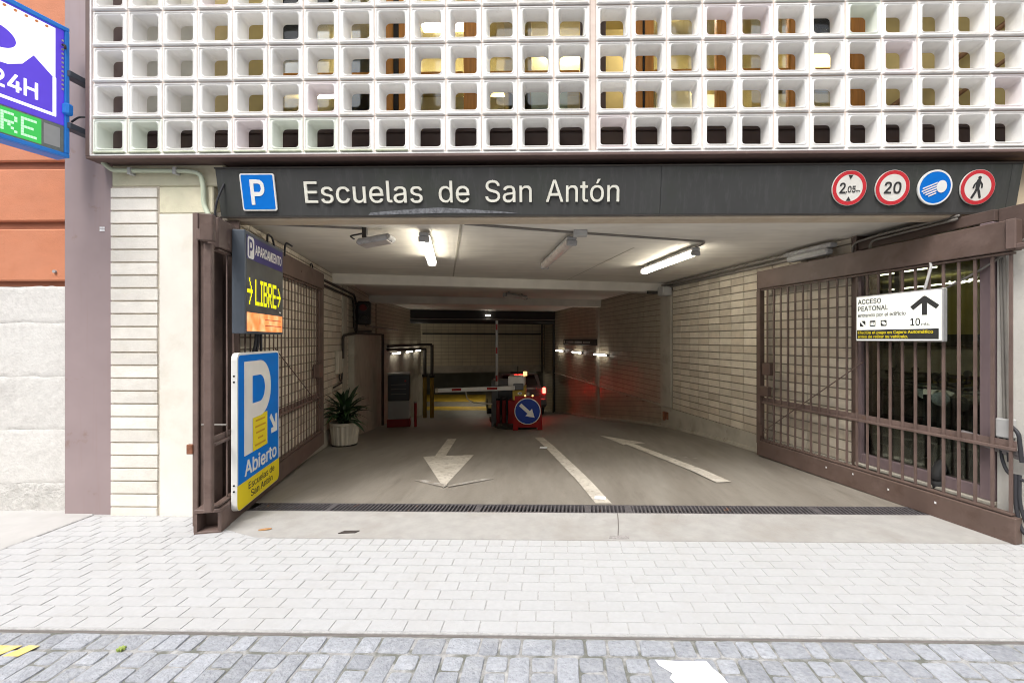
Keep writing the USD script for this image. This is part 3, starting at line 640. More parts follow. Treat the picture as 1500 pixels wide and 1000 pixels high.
BR = ['brick_cream', 'brick_cream', 'brick_warm']
# right wall (tunnel coordinates)
rw = thing('tunnel_wall', 'long cream brick wall on the right side of the garage drive', 'wall', rotz=TA)
FRW = fr((TR, 0, 0), (0, -1, 0), (0, 0, 1))                    # u = -s, out = -t ; u runs against s
part(rw, 'wall_core', M().box(TR, TR + .3, .155, 17, -1.7, CEIL + .02).box(TR, TR + .3, -1.125, .155, -.3, .24), 'mortar_dark')
wall_bricks(rw, FRW, (-4.02, -.16, .215, CEIL), [], .2965, .1134, BR, 300, lambda u: abs(u + 1.6), 0)
wall_bricks(rw, FRW, (-15.2, -4.5, .24, CEIL), [], .3, .1134, ['brick_shaded'], 0, lambda u: -u, 0)
m = M()                                                       # courses that follow the falling drive below the ledge
for j in range(36):
    a = 4.49 + j * .3; b = a + .297
    for k in range(14):
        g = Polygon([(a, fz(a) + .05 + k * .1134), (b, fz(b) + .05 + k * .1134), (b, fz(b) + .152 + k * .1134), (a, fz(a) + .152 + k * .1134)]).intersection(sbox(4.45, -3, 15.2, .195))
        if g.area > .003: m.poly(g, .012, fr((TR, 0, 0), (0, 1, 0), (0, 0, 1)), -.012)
part(rw, 'sloping_brick_course', m, 'brick_shaded', kind='stuff')
part(rw, 'ledge', M().box(TR - .035, TR + .01, 4.45, 15.2, .2, .235, .005), 'wall_concrete')
pts = [(.155, -.05)] + [(a, fz(a) - .02) for a in (.9, 1.64, 2.81, 4.1, 4.45)] + [(4.45, .21), (.155, .21)]
m = M().poly(Polygon(pts), .035, fr((TR, 0, 0), (0, 1, 0), (0, 0, 1)), -.035); part(rw, 'plinth', m, 'wall_concrete')
m = M()
for i in range(len(FS) - 2):
    a, b = max(FS[i], .2), FS[i + 1]
    m.add(FRW(np.array([[-a, fz(a) - .01, 0], [-b, fz(b) - .01, 0], [-b, fz(b) + .055, 0], [-a, fz(a) + .055, 0], [-a, fz(a) - .01, .06], [-b, fz(b) - .01, .06], [-b, fz(b) + .045, .055], [-a, fz(a) + .045, .055]])), [[4, 7, 6, 5], [3, 2, 6, 7], [0, 3, 7, 4], [1, 5, 6, 2]])
part(rw, 'skirting', m, 'wall_concrete')
part(rw, 'pilaster', M().box(TR - .045, TR + .1, 4.05, 4.47, .21, 2.5, .008), 'wall_concrete'); part(rw, 'pilaster', M().box(TR - .03, TR + .1, 8.18, 8.42, -.7, 2.5, .008), 'wall_concrete')
part(rw, 'end_post', M().box(TR - .02, TR + .28, .10, .155, .0, CEIL), 'gate_brown')
# plastered wall return in front of the window
pr = solo('plaster_wall', M().box(TR, TR + .3, -3.0, -1.125, -.05, 2.29, .006, F=lambda v: v @ np.array([[_c, _s, 0], [-_s, _c, 0], [0, 0, 1]])), 'plaster_grey', 'grey plastered wall with cables behind the right end of the right gate', 'wall')
# left wall
lw = thing('tunnel_wall', 'cream brick wall behind the left gate and the planter', 'wall', rotz=TA)
FLW = fr((TL, 0, 0), (0, 1, 0), (0, 0, 1))
part(lw, 'wall_core', M().box(TL - .3, TL, .72, 9.15, -.9, CEIL + .02), 'mortar_dark')
wall_bricks(lw, FLW, (.72, 5.55, .1, CEIL), [], .2965, .1134, BR, 300, lambda u: abs(u - 3.4), 0)
wall_bricks(lw, FLW, (5.55, 9.12, 1.68, CEIL), [], .2965, .1134, ['brick_shaded'], 0, lambda u: u, 0)
part(lw, 'plinth', M().box(TL, TL + .02, .72, 5.55, -.4, .1, .004), 'wall_concrete')
part(lw, 'wall_column', M().box(TL, TL + .03, 5.0, 5.38, .1, CEIL, .005), 'wall_concrete')
part(lw, 'concrete_panel', M().box(TL, TL + .12, 5.56, 9.15, -.9, 1.66, .01), 'wall_concrete')
# the bent far part of the left wall
a0, a1 = TW(9.13, TL + .02), TW(15.9, -1.80); dd = (a1 - a0)[:2]; LL = float(np.linalg.norm(dd))
fw = thing('tunnel_wall', 'dark far wall with small white tube lamps behind the ticket machine', 'wall', loc=(a0[0], a0[1], 0), rotz=math.degrees(math.atan2(dd[1], dd[0])))
part(fw, 'wall_core', M().box(0, LL, 0, .3, -1.8, CEIL + .02), 'mortar_dark')
FF = fr((0, 0, 0), (1, 0, 0), (0, 0, 1)); wall_bricks(fw, FF, (.05, LL, 1.3, CEIL), [], .3, .1134, ['brick_shaded'], 0, lambda u: u, 0)
part(fw, 'concrete_face', M().box(0, LL, -.012, .01, -1.8, 1.3), 'wall_concrete')
# far wall over the lower opening, lower level
fa = thing('end_wall', 'tiled end wall above the dark opening at the bottom of the ramp', 'wall', rotz=TA)
part(fa, 'wall_core', M().box(TL, TR + .1, 15.32, 15.6, .36, CEIL + .02), 'mortar_dark')
wall_bricks(fa, fr((0, 15.32, 0), (1, 0, 0), (0, 0, 1)), (-1.95, TR, .44, CEIL), [], .3, .15, ['tile_far'], 300, lambda u: abs(u), 0)
part(fa, 'lower_band', M().box(TL, TR + .1, 15.29, 15.6, .15, .44), 'wall_concrete')
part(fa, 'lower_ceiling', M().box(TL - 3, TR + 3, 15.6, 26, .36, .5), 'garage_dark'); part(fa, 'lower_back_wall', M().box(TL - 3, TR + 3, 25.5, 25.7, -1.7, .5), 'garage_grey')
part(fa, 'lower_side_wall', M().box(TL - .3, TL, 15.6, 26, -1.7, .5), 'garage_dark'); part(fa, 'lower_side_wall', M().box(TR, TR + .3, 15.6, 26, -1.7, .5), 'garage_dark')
part(fa, 'side_pier', M().box(TL - .3, -1.80, 15.6, 15.9, -1.7, CEIL), 'wall_concrete')

exec_later = []
# ================================================================== GATES
def gate(p0, p1, H, label, side, bars, extra):
    """A leaf of welded bars. Local x runs from the street end inwards, z up; side (+1/-1) is the local y that faces the drive."""
    p0, p1 = np.array(p0), np.array(p1); d = p1 - p0; L = float(np.linalg.norm(d)); g = thing('gate_leaf', label, 'gate', (p0[0], p0[1], 0), math.degrees(math.atan2(d[1], d[0])), group='gate leaves of the garage entrance')
    x0 = extra['x0']
    part(g, 'top_rail', M().box(x0, L, -.04, .04, H - .235, H, .006), 'gate_brown'); part(g, 'bottom_rail', M().box(x0 if side > 0 else -.02, L, -.04, .04, extra['z0'], .2, .006), 'gate_brown')
    part(g, 'inner_stile', M().box(L - .06, L, -.038, .038, .201, H - .236, .005), 'gate_brown')
    part(g, 'middle_rail', M().box(x0 + .02, L - .061, -.018, .014, .70, .725, .003).box(x0 + .02, L - .061, -.016, -.010, .725, .775, .002) if side > 0 else M().box(x0 + .02, L - .061, -.014, .018, .70, .725, .003).box(x0 + .02, L - .061, .010, .016, .725, .775, .002), 'gate_mauve')
    for b in bars:
        if b < L - .08: part(g, 'bar', M().box(b - extra.get('bw', .0105), b + extra.get('bw', .0105), -extra.get('bd', .0065), extra.get('bd', .0065), .19, H - .225), 'gate_mauve')
    for z in (.215, H - .25): part(g, 'flat_rail', M().box(x0 + .03, L - .061, -.026, .026, z - .008, z + .008, .002), 'gate_brown')
    return g, L
bars = [.029 + .1152 * k for k in range(26)]
gR, LR = gate((3.507, -.469), (2.773, 2.146), 2.46, 'brown barred gate leaf folded back on the right side, carrying the white pedestrian sign', 1, bars, dict(x0=-.02, z0=.0))
part(gR, 'lock_box', M().box(LR - .24, LR - .1, -.03, .045, 1.08, 1.24, .008), 'gate_brown'); part(gR, 'lock_box', M().box(LR - .2, LR - .06, -.02, .04, .80, .93, .006), 'gate_brown')
part(gR, 'brace_wire', M().tube([(1.2, .03, 1.32), (LR - .15, .03, .36)], .006, 6), 'gate_brown', True)
part(gR, 'drop_bolt', M().box(LR - .12, LR - .09, .042, .06, .28, .42).tube([(LR - .105, .05, .33), (LR - .2, .05, .33), (LR - .2, .05, .28)], .008, 6), 'gate_brown')
part(gR, 'hinge_bracket', M().box(-.03, .03, .0402, .06, 2.235, 2.46, .004).box(-.12, -.021, -.03, .05, 2.23, 2.27, .006), 'gate_mauve')
part(gR, 'back_plate', M().box(LR + .002, LR + .03, -.06, .02, .15, 2.2, .003), 'post_brown')
for (px, pz) in ((1.62, .12), (.93, .1), (.52, .12), (1.3, .14)): part(gR, 'paint_chip', M().box(px, px + .016, .0405, .0415, pz, pz + .018), 'paint_white')
gL, LL_ = gate((-2.748, -.249), (-3.443, 2.606), 2.52, 'brown barred gate leaf on the left, carrying the lit display and blue board', -1, [.05 + .1152 * k for k in range(25)], dict(x0=-.18, z0=.0, bw=.008, bd=.0045))
part(gL, 'street_stile', M().box(-.25, -.20, -.02, .035, .2, 2.30, .006), 'gate_mauve'); part(gL, 'street_stile', M().box(-.30, -.242, -.05, .04, 2.31, 2.515, .006), 'gate_brown')
part(gL, 'foot_shoe', M().box(-.15, .0, -.045, .15, .0, .02, .004).box(-.15, .0, -.045, .15, .165, .195, .004).box(-.15, -.0, .125, .15, .02, .165).box(-.15, -.0, -.045, -.02, .02, .165).box(-.01, .0, -.02, .125, .02, .165), 'gate_mauve')
part(gL, 'lock_box', M().box(LL_ - .3, LL_ - .12, -.05, .03, 1.0, 1.2, .008), 'gate_brown')
part(gL, 'brace_wire', M().tube([(1.05, -.03, 1.45), (LL_ - .1, -.03, .55)], .006, 6), 'gate_brown', True)
part(gL, 'rivet', M().cyl((1.9, -.041, 2.4), (1.9, -.045, 2.4), .012), 'gate_mauve')
# left gate post
gp = thing('gate_post', 'brown steel channel post on which the left gate leaf hangs', 'gate post')
part(gp, 'flange', M().box(-3.0, -2.955, -.27, -.25, 0, 2.60, .003), 'gate_mauve'); part(gp, 'web', M().box(-2.953, -2.875, -.245, -.23, 0, 2.60, .003).box(-3.0, -2.985, -.249, .0, 0, 2.60), 'post_brown')
part(gp, 'back_plate', M().box(-2.985, -2.79, -.02, .0, 0, 2.60), 'post_brown')
part(gp, 'hollow_side', M().box(-2.89, -2.875, -.229, -.1, 0, 2.6), 'post_brown')
part(gp, 'arm', M().box(-2.95, -2.72, -.30, -.255, 2.37, 2.46, .006).box(-2.76, -2.70, -.31, -.25, 2.345, 2.369), 'gate_mauve')
part(gp, 'arm', M().box(-2.93, -2.72, -.268, -.252, .835, .85, .003), 'conduit_grey'); part(gp, 'lug', M().box(-3.04, -2.99, -.285, -.25, .60, .68, .004), 'rust')
# ------------------------------------------------------------------ LIBRE display (stands proud of the left gate)
dL = np.array([-3.356 + 2.661, 2.627 + .228, 0]); dL /= np.linalg.norm(dL); nL = np.array([dL[1], -dL[0], 0.]); oL = np.array([-2.661, -.228, 0])
def LG(u, out, z): return oL + dL * u + nL * out + np.array([0, 0, z])
ds = thing('display_sign', 'lit display box reading APARCAMIENTO and LIBRE on the left gate', 'display sign')
DW, DH = .90, .88; DF = fr(LG(.03, -.063, 1.60), dL, (0, 0, 1))
part(ds, 'casing', M().box(0, DW, 0, DH, .016, .115, .006, F=DF), 'display_casing')
part(ds, 'screen', M().box(.03, DW - .03, .02, DH - .03, .115, .117, F=DF), 'display_screen')
hd = part(ds, 'header', M().box(.03, DW - .03, DH - .235, DH - .032, .117, .119, F=DF), 'display_header')
part(hd, 'parking_mark', M().poly(rrect(.13, .19, .03, .045, DH - .228), .001, DF, .119), 'sign_white'); part(hd, 'parking_letter', M().text('P', .14, DF, .075, True, d=.001, x=.072, y=DH - .205, z=.1202), 'display_header')
part(hd, 'header_text', M().text('APARCAMIENTO', .085, DF, .64, True, d=.001, x=.20, y=DH - .175, z=.1192), 'sign_white')
op_ = part(ds, 'orange_panel', M().box(.035, DW - .035, .022, .185, .117, .119, F=DF), 'display_orange')
part(op_, 'orange_bar', M().box(.42, .84, .13, .137, .119, .1198, F=DF).box(.42, .84, .075, .082, .119, .1198, F=DF).box(.30, .303, .03, .18, .119, .1198, F=DF), 'sign_red')
LED = {'L': ('10000', '10000', '10000', '10000', '10000', '10000', '11111'), 'I': ('111', '010', '010', '010', '010', '010', '111'), 'B': ('11110', '10001', '10001', '11110', '10001', '10001', '11110'),
       'R': ('11110', '10001', '10001', '11110', '10100', '10010', '10001'), 'E': ('11111', '10000', '10000', '11110', '10000', '10000', '11111'), '>': ('0010000', '0001000', '0000100', '1111110', '0000100', '0001000', '0010000')}
def led_letters(T, txt, x, y, px, py, F, z, mt, k=.86):
    """Each lit character is a part of its own, made of the lit cells of its dot matrix."""
    for c in txt:
        g = LED[c]; shp = unary_union([sbox(x + q * px - .0003, y + (6 - r) * py - .0003, x + q * px + px * k + .0003, y + (6 - r) * py + py * k + .0003) for r, row in enumerate(g) for q, b in enumerate(row) if b == '1'])
        part(T, 'led_arrow' if c == '>' else 'led_letter', M().poly(shp, .0015, F, z), mt); x += (len(g[0]) + 1) * px
led_letters(ds, '>', .04, .255, .0185, .033, DF, .117, 'led_yellow', 1.0); led_letters(ds, 'LIBRE', .205, .255, .0185, .033, DF, .117, 'led_yellow', 1.0); led_letters(ds, '>', .715, .275, .0185, .027, DF, .117, 'led_yellow', 1.0)
part(ds, 'cable', M().tube(path([LG(.45, -.02, 1.60), LG(.46, -.03, 1.5), LG(.42, -.04, 1.40)], .05), .012, 8).tube(path([LG(.5, -.02, 1.60), LG(.53, -.03, 1.52), LG(.5, -.04, 1.40)], .05), .012, 8).tube(path([LG(.56, -.02, 1.60), LG(.6, -.03, 1.5), LG(.62, -.04, 1.40)], .05), .01, 8), 'cable_black', True)
part(ds, 'sticker', M().box(.78, .83, .215, .228, .117, .1185, F=DF), 'sign_white')
# ------------------------------------------------------------------ blue P panel
pp = thing('parking_signboard', 'tall blue and yellow board with a white P and Abierto on the left gate', 'signboard')
PW, PH = .96, 1.345; PF = fr(LG(.02, -.047, .09), dL, (0, 0, 1))
body = rrect(PW, PH, .06)
part(pp, 'board', M().poly(body, .045, PF), 'sign_white')
blue = body.buffer(-.022).intersection(sbox(0, .175 + .0, PW, PH)); 
low = Polygon([(0, 0), (PW, 0), (PW, .335), (0, .175)])
bf = part(pp, 'blue_face', M().poly(body.buffer(-.02).difference(sbox(0, 0, PW, .22)), .0015, PF, .045), 'panel_blue'); yf = part(pp, 'yellow_face', M().poly(body.buffer(-.004).intersection(sbox(0, 0, PW, .2185)), .0015, PF, .045), 'sign_yellow')
zq = .0468
pg = unary_union([sbox(.13, .44, .30, 1.265), LineString([(.30, 1.19), (.45, 1.19)]).buffer(.075, cap_style=2), Point(.47, 1.005).buffer(.26, quad_segs=10).intersection(sbox(.47, .7, .8, 1.3)), sbox(.29, .745, .475, .88), sbox(.29, 1.13, .475, 1.265)])
hole = unary_union([Point(.46, 1.005).buffer(.125, quad_segs=10).intersection(sbox(.46, .7, .7, 1.3)), sbox(.30, .88, .465, 1.13)])
part(bf, 'letter', M().poly(pg.difference(hole), .0015, PF, zq), 'sign_white')
part(bf, 'lettering', M().text('Abierto', .125, PF, .74, True, x=.14, y=.265, z=zq), 'sign_white')
part(yf, 'lettering', M().text('Escuelas de', .06, PF, .60, x=.22, y=.128, z=zq).text('San Antón', .06, PF, .50, x=.27, y=.045, z=zq), 'sign_dark')
sk = part(pp, 'sticker', M().box(.31, .64, .44, .76, .0466, .0482, F=PF), 'sticker_yellow')
m = M()
for k, (t_, w) in enumerate((('COCHES', .2), ('MOTOS', .16), ('24 HORAS', .22))): pass
for k, w in enumerate((.22, .24, .2, .12, .24)): m.box(.475 - w / 2, .475 + w / 2, .70 - k * .056, .716 - k * .056, .0482, .0488, F=PF)
part(sk, 'sticker_print', m, 'sticker_print')
part(bf, 'arrow', M().poly(unary_union([LineString([(.72, .70), (.85, .56)]).buffer(.026, cap_style=2), LineString([(.74, .545), (.872, .545)]).buffer(.026, cap_style=2), LineString([(.872, .52), (.872, .70)]).buffer(.026, cap_style=2)]), .0015, PF, zq), 'sign_white')
part(pp, 'screw', M().cyl(LG(.017, -.025, .32), LG(.02, -.025, .32), .008).cyl(LG(.017, -.025, .27), LG(.02, -.025, .27), .008).cyl(LG(.017, -.025, 1.19), LG(.02, -.025, 1.19), .008).cyl(LG(.017, -.025, 1.24), LG(.02, -.025, 1.24), .008), 'rubber')
# ------------------------------------------------------------------ ACCESO PEATONAL light box on the right gate
dR = np.array([2.773 - 3.507, 2.146 + .469, 0]); dR /= np.linalg.norm(dR); nR = np.array([-dR[1], dR[0], 0.]); oR = np.array([3.507, -.469, 0])
def RG(u, out, z): return oR + dR * u + nR * out + np.array([0, 0, z])
acs = thing('pedestrian_sign', 'white light box reading ACCESO PEATONAL with a black arrow on the right gate', 'sign')
AW, AH = .80, .46; AF = fr(RG(1.245, .02, 1.53), -dR, (0, 0, 1))
part(acs, 'frame', M().box(0, AW, 0, AH, 0, .055, .006, F=AF), 'alu'); af = part(acs, 'face', M().box(.012, AW - .012, .012, AH - .012, .055, .057, F=AF), 'access_white')
ft = part(acs, 'footer', M().box(.016, AW - .03, .022, .115, .057, .0582, F=AF), 'sign_dark')
part(ft, 'footer_text', M().text('Efectúe el pago en Cajero Automático', .026, AF, .70, True, d=.001, x=.026, y=.076, z=.0583).text('antes de retirar su vehículo.', .026, AF, .49, True, d=.001, x=.026, y=.036, z=.0583), 'sign_yellow')
part(af, 'lettering', M().text('ACCESO', .045, AF, .24, True, d=.001, x=.026, y=.375, z=.0572).text('PEATONAL', .045, AF, .31, True, d=.001, x=.026, y=.305, z=.0572).text('entrando por el edificio', .034, AF, .47, True, d=.001, x=.026, y=.245, z=.0572).text('10', .065, AF, .085, True, d=.001, x=.535, y=.145, z=.0572).text('mts.', .024, AF, .07, True, d=.001, x=.63, y=.145, z=.0572), 'sign_dark')
ar = unary_union([LineString([(.655, .235), (.655, .375)]).buffer(.021, cap_style=2), LineString([(.548, .30), (.655, .385), (.762, .30)]).buffer(.021, cap_style=2, join_style=1)])
part(af, 'arrow', M().poly(ar, .001, AF, .0572), 'sign_dark')
for k, x in enumerate((.048, .152, .262)):
    g = rrect(.058, .058, .008, x, .148)
    c = [LineString([(x + .008, .2), (x + .05, .154)]).buffer(.009), unary_union([sbox(x + .008, .158, x + .05, .19).difference(unary_union([sbox(x + q, .165, x + q + .004, .19) for q in (.02, .034)]))]), affinity.rotate(affinity.scale(Point(x + .03, .178).buffer(1), .024, .014), -35)][k]
    part(af, 'pictogram', M().poly(g.difference(c), .001, AF, .0572), 'sign_dark')
part(acs, 'cable', M().tube(path([RG(.62, .03, 2.0), RG(.60, .035, 2.06), RG(.56, .03, 2.22), RG(.64, .01, 2.28), RG(.85, .0, 2.25)], .08), .011, 8), 'cable_white', True)
# ------------------------------------------------------------------ P 24H projecting sign
ps = thing('projecting_sign', 'blue framed projecting parking sign reading 24H with a green LED strip', 'projecting sign')
an = math.radians(14.5); ud = np.array([math.sin(an), math.cos(an), 0]); far = np.array([-4.121, -.2, 0]); SW, SH = 1.04, 1.10
SF = fr(far - ud * SW + np.array([0, 0, 3.085]), ud, (0, 0, 1))
part(ps, 'casing', M().box(0, SW, 0, SH, -.14, -.012, .006, F=SF), 'p24_blue')
part(ps, 'frame', M().box(0, SW, 0, .035, -.011, .012, .005, F=SF).box(0, SW, SH - .035, SH, -.011, .012, .005, F=SF).box(0, .03, .036, SH - .036, -.011, .012, .005, F=SF).box(SW - .03, SW, .036, SH - .036, -.011, .012, .005, F=SF), 'p24_blue')
psf = part(ps, 'face', M().box(.031, SW - .031, .265, SH - .037, -.011, -.004, F=SF), 'p24_purple')
wf = Polygon([(.04, .585), (.58, .575), (.68, .59), (.76, .64), (.825, .745), (.955, .625), (.955, SH - .05), (.04, SH - .05)])
bowl = affinity.scale(Point(.60, .78).buffer(1, quad_segs=12), .125, .09)
part(psf, 'white_field', M().poly(wf.difference(bowl), .001, SF, -.004), 'p24_white')
part(psf, 'white_frame', M().poly(unary_union([sbox(.09, .315, .96, .34), sbox(.938, .315, .96, .64)]).buffer(-.006).buffer(.006), .001, SF, -.0035), 'p24_white')
part(psf, 'lettering', M().text('24H', .128, SF, .255, True, d=.001, x=.595, y=.40, z=-.0035), 'p24_white')
lwn = part(ps, 'led_window', M().box(.031, SW - .031, .037, .262, -.011, -.005, F=SF), 'p24_led_off')
part(lwn, 'led_glow', M().box(.12, .87, .05, .25, -.005, -.004, F=SF), 'led_green')
led_letters(lwn, 'LIBRE', .345, .075, .0185, .0215, SF, -.004, 'led_green_core')
part(lwn, 'led_blank', M().box(.885, .985, .07, .235, -.005, -.0045, F=SF), 'box_grey')
for k in range(9):
    part(ps, 'bulb', M().cyl(SF(np.array([[.42 + k * .06, SH - .07, -.003]]))[0], SF(np.array([[.42 + k * .06, SH - .07, .004]]))[0], .010, 10), 'orange_print', 40)
m = M()
for k in range(12): m.box(.992, 1.006, .56 + k * .037, .575 + k * .037, -.004, .004, F=SF)
part(ps, 'led_column', m, 'alu'); part(ps, 'hook', M().tube(path([SF(np.array([[1.0, .94, 0]]))[0], SF(np.array([[1.0, .93, .03]]))[0], SF(np.array([[1.0, .90, .03]]))[0]], .02), .01, 6), 'conduit_dark', True)
for z in (3.80, 3.36): part(ps, 'bracket', M().box(-4.17, -4.09, -.22, -.03, z - .025, z + .025, .004).box(-4.10, -3.96, -.07, -.032, z - .03, z + .02, .004), 'display_casing')
part(ps, 'cable', M().tube(path([(-4.11, -.19, 3.40), (-4.08, -.15, 3.47), (-4.0, -.1, 3.47), (-3.97, -.06, 3.44)], .06), .008, 6), 'cable_black', True)
part(ps, 'joint_box', M().box(-4.14, -4.08, -.25, -.19, 3.44, 3.54, .015), 'p24_blue')

# ================================================================== CONDUITS, LAMPS AND FITTINGS
def pipe(name, label, mt, runs, r=.014, cat='conduit', boxes=(), clips=()):
    m = M(); [m.tube(path(q, .09), r, 8) for q in runs]
    if not boxes and not clips: return solo(name, m, mt, label, cat, smooth=True)
    t = thing(name, label, cat); part(t, 'tube', m, mt, True)
    for b in boxes: part(t, 'junction_box', M().box(*b, .006), 'box_grey')
    for c in clips: part(t, 'clip', M().box(*c, .002), 'box_grey')
    return t
pipe('conduit', 'pale green conduit running over the white brick pier and down to the gate post', 'conduit_green', [[(-3.93, -.1, 3.09), (-3.87, -.075, 3.03), (-3.2, -.075, 3.022), (-3.085, -.075, 3.0), (-3.06, -.075, 2.87), (-3.06, -.075, 2.72), (-2.98, -.1, 2.60)]], .02,
     clips=[(-3.72, -3.69, -.1, -.047, 2.99, 3.05), (-3.32, -3.29, -.1, -.047, 2.99, 3.05)])
pipe('cable', 'dark looped cable between the fascia board and the gate post', 'cable_black', [[(-2.86, -.1, 2.9), (-2.9, -.13, 2.75), (-2.93, -.12, 2.62), (-2.90, -.1, 2.5)], [(-2.98, -.08, 2.58), (-2.86, -.06, 2.5), (-2.80, .02, 2.52)]], .008, 'cable')
def tw(s, t, z): return tuple(TW(s, t, z))
def tube_lamp(lit, L, label):
    """A ceiling batten lamp along local y: housing, diffuser, end caps, hangers."""
    t = thing('tube_lamp', label, 'tube lamp', group='tube lamps in the garage')
    part(t, 'housing', M().box(-.05, .05, 0, L, .012, .05, .008).box(-.015, .015, .15, .2, .05, .1).box(-.015, .015, L - .2, L - .15, .05, .1), 'lamp_grey')
    g = Point(0, 0).buffer(.055, quad_segs=5).intersection(sbox(-.1, -.1, .1, .005))
    part(t, 'diffuser', M().poly(g, L - .08, fr((0, L - .04, .01), (1, 0, 0), (0, 0, 1))), 'lamp_lit' if lit else 'lamp_off', 40)
    for y in (0, L - .038): part(t, 'end_cap', M().box(-.056, .056, y, y + .038, -.048, .012, .01), 'lamp_grey')
    return t
def place(t, loc, rz):
    x = UsdGeom.Xformable(stage.GetPrimAtPath(t)); x.ClearXformOpOrder(); x.AddTranslateOp().Set(Gf.Vec3d(*map(float, loc))); x.AddRotateZOp().Set(float(rz))
l1 = tube_lamp(True, 1.55, 'lit tube lamp under the ceiling to the left, hung along the drive'); place(l1, (-1.30, .52, 2.575), 12.5)
copy(l1, (1.66, 1.30, 2.575), 11.5, 'lit tube lamp under the ceiling to the right, above the entry lane')
l2 = tube_lamp(False, 1.6, 'unlit reddish tube lamp under the middle of the ceiling'); place(l2, (.19, .72, 2.575), 11.5)
l3 = tube_lamp(False, .9, 'small unlit tube lamp behind the first ceiling beam'); place(l3, (TW(6.4, .42)[0], TW(6.4, .42)[1], 2.58), -30)
pipe('conduit', 'dark conduit along the ceiling feeding the unlit and the right tube lamps', 'conduit_grey', [[(-.85, .30, 2.645), (.2, .66, 2.645), (1.68, 1.10, 2.645), (1.72, 1.22, 2.645), (1.66, 1.36, 2.63)], [(.23, .68, 2.645), (.2, .8, 2.62)]], .012,
     boxes=[(.2, .34, .58, .68, 2.60, 2.66)])
fl = thing('floodlight', 'grey floodlight under the ceiling near the left gate', 'floodlight')
part(fl, 'head', M().box(-1.93, -1.60, .38, .58, 2.50, 2.56, .02, F=lambda v: v + (v[:, :1] + 1.76) * np.array([0, 0, .18])), 'lamp_grey'); part(fl, 'glass_front', M().box(-1.9, -1.63, .40, .56, 2.494, 2.499, F=lambda v: v + (v[:, :1] + 1.76) * np.array([0, 0, .18])), 'lamp_off')
part(fl, 'stirrup', M().box(-1.9, -1.86, .46, .5, 2.56, 2.66).tube(path([(-1.97, .45, 2.54), (-2.02, .45, 2.57), (-1.9, .47, 2.6)], .03), .008, 6), 'conduit_dark')
pipe('conduit', 'thin dark conduit from the left gate to the grey floodlight', 'conduit_grey', [[(-2.75, .25, 2.64), (-1.9, .46, 2.645)]], .01)
pipe('conduit', 'pair of dark conduits running along the top of the left wall', 'conduit_dark', [[tw(2.2, TL + .04, 2.46), tw(6.0, TL + .04, 2.46), tw(6.2, TL + .04, 2.30), tw(6.2, TL + .06, 1.72)], [tw(2.2, TL + .04, 2.38), tw(5.8, TL + .04, 2.38), tw(5.95, TL + .04, 2.25), tw(5.95, TL + .06, 1.72)]], .022)
pipe('conduit', 'dark conduit along the top edge of the low concrete panel', 'conduit_dark', [[tw(4.9, TL + .05, 1.20), tw(4.9, TL + .05, 1.62), tw(5.6, TL + .15, 1.67), tw(9.15, TL + .15, 1.69)], [tw(5.55, TL + .15, 1.71), tw(7.4, TL + .15, 1.74)]], .024)
pipe('conduit', 'upright dark pipe at the corner of the low concrete panel', 'conduit_dark', [[tw(9.1, TL + .2, 1.7), tw(9.1, TL + .2, -.8)]], .04, boxes=[])
pipe('conduit', 'bent grey pipe ending on the left wall behind the traffic light', 'conduit_grey', [[tw(6.3, TL + .1, 2.0), tw(6.7, TL + .12, 1.98), tw(7.2, TL + .08, 1.86), tw(11, TL + .4, 1.85)]], .025)
wb = thing('meter_box', 'small pale box with a cable loop on the bricks above the planter', 'box')
part(wb, 'case', M().box(*[0, .06, 0, .26, .95, 1.35], .008, F=lambda v: v @ np.array([[_c, _s, 0], [-_s, _c, 0], [0, 0, 1]]) + TW(4.45, TL + .015)), 'planter')
part(wb, 'cable', M().tube(path([tw(4.62, TL + .05, .95), tw(4.64, TL + .05, .82), tw(4.8, TL + .05, .80), tw(4.82, TL + .05, .95)], .06), .014, 8).tube(path([tw(4.2, TL + .05, .75), tw(4.8, TL + .05, .77)], .05), .014, 8), 'conduit_dark', True)
wc = thing('ring', 'small dark cable ring on the bricks above the left gate', 'ring')
a = np.linspace(0, 2 * math.pi, 20); part(wc, 'hoop', M().tube([tw(3.0 + .06 * math.cos(q), TL + .03, 2.6 + .06 * math.sin(q) - .05) for q in a], .007, 6), 'cable_black', True)
pipe('cable', 'cables drooping from the ceiling above the left gate', 'cable_black', [[tw(1.15, TL + .12, 2.50), tw(1.2, TL + .1, 2.62), tw(1.35, TL + .1, 2.6), tw(1.4, TL + .1, 2.5)], [tw(1.7, TL + .1, 2.48), tw(1.72, TL + .1, 2.64), tw(1.95, TL + .1, 2.64)]], .01, 'cable')
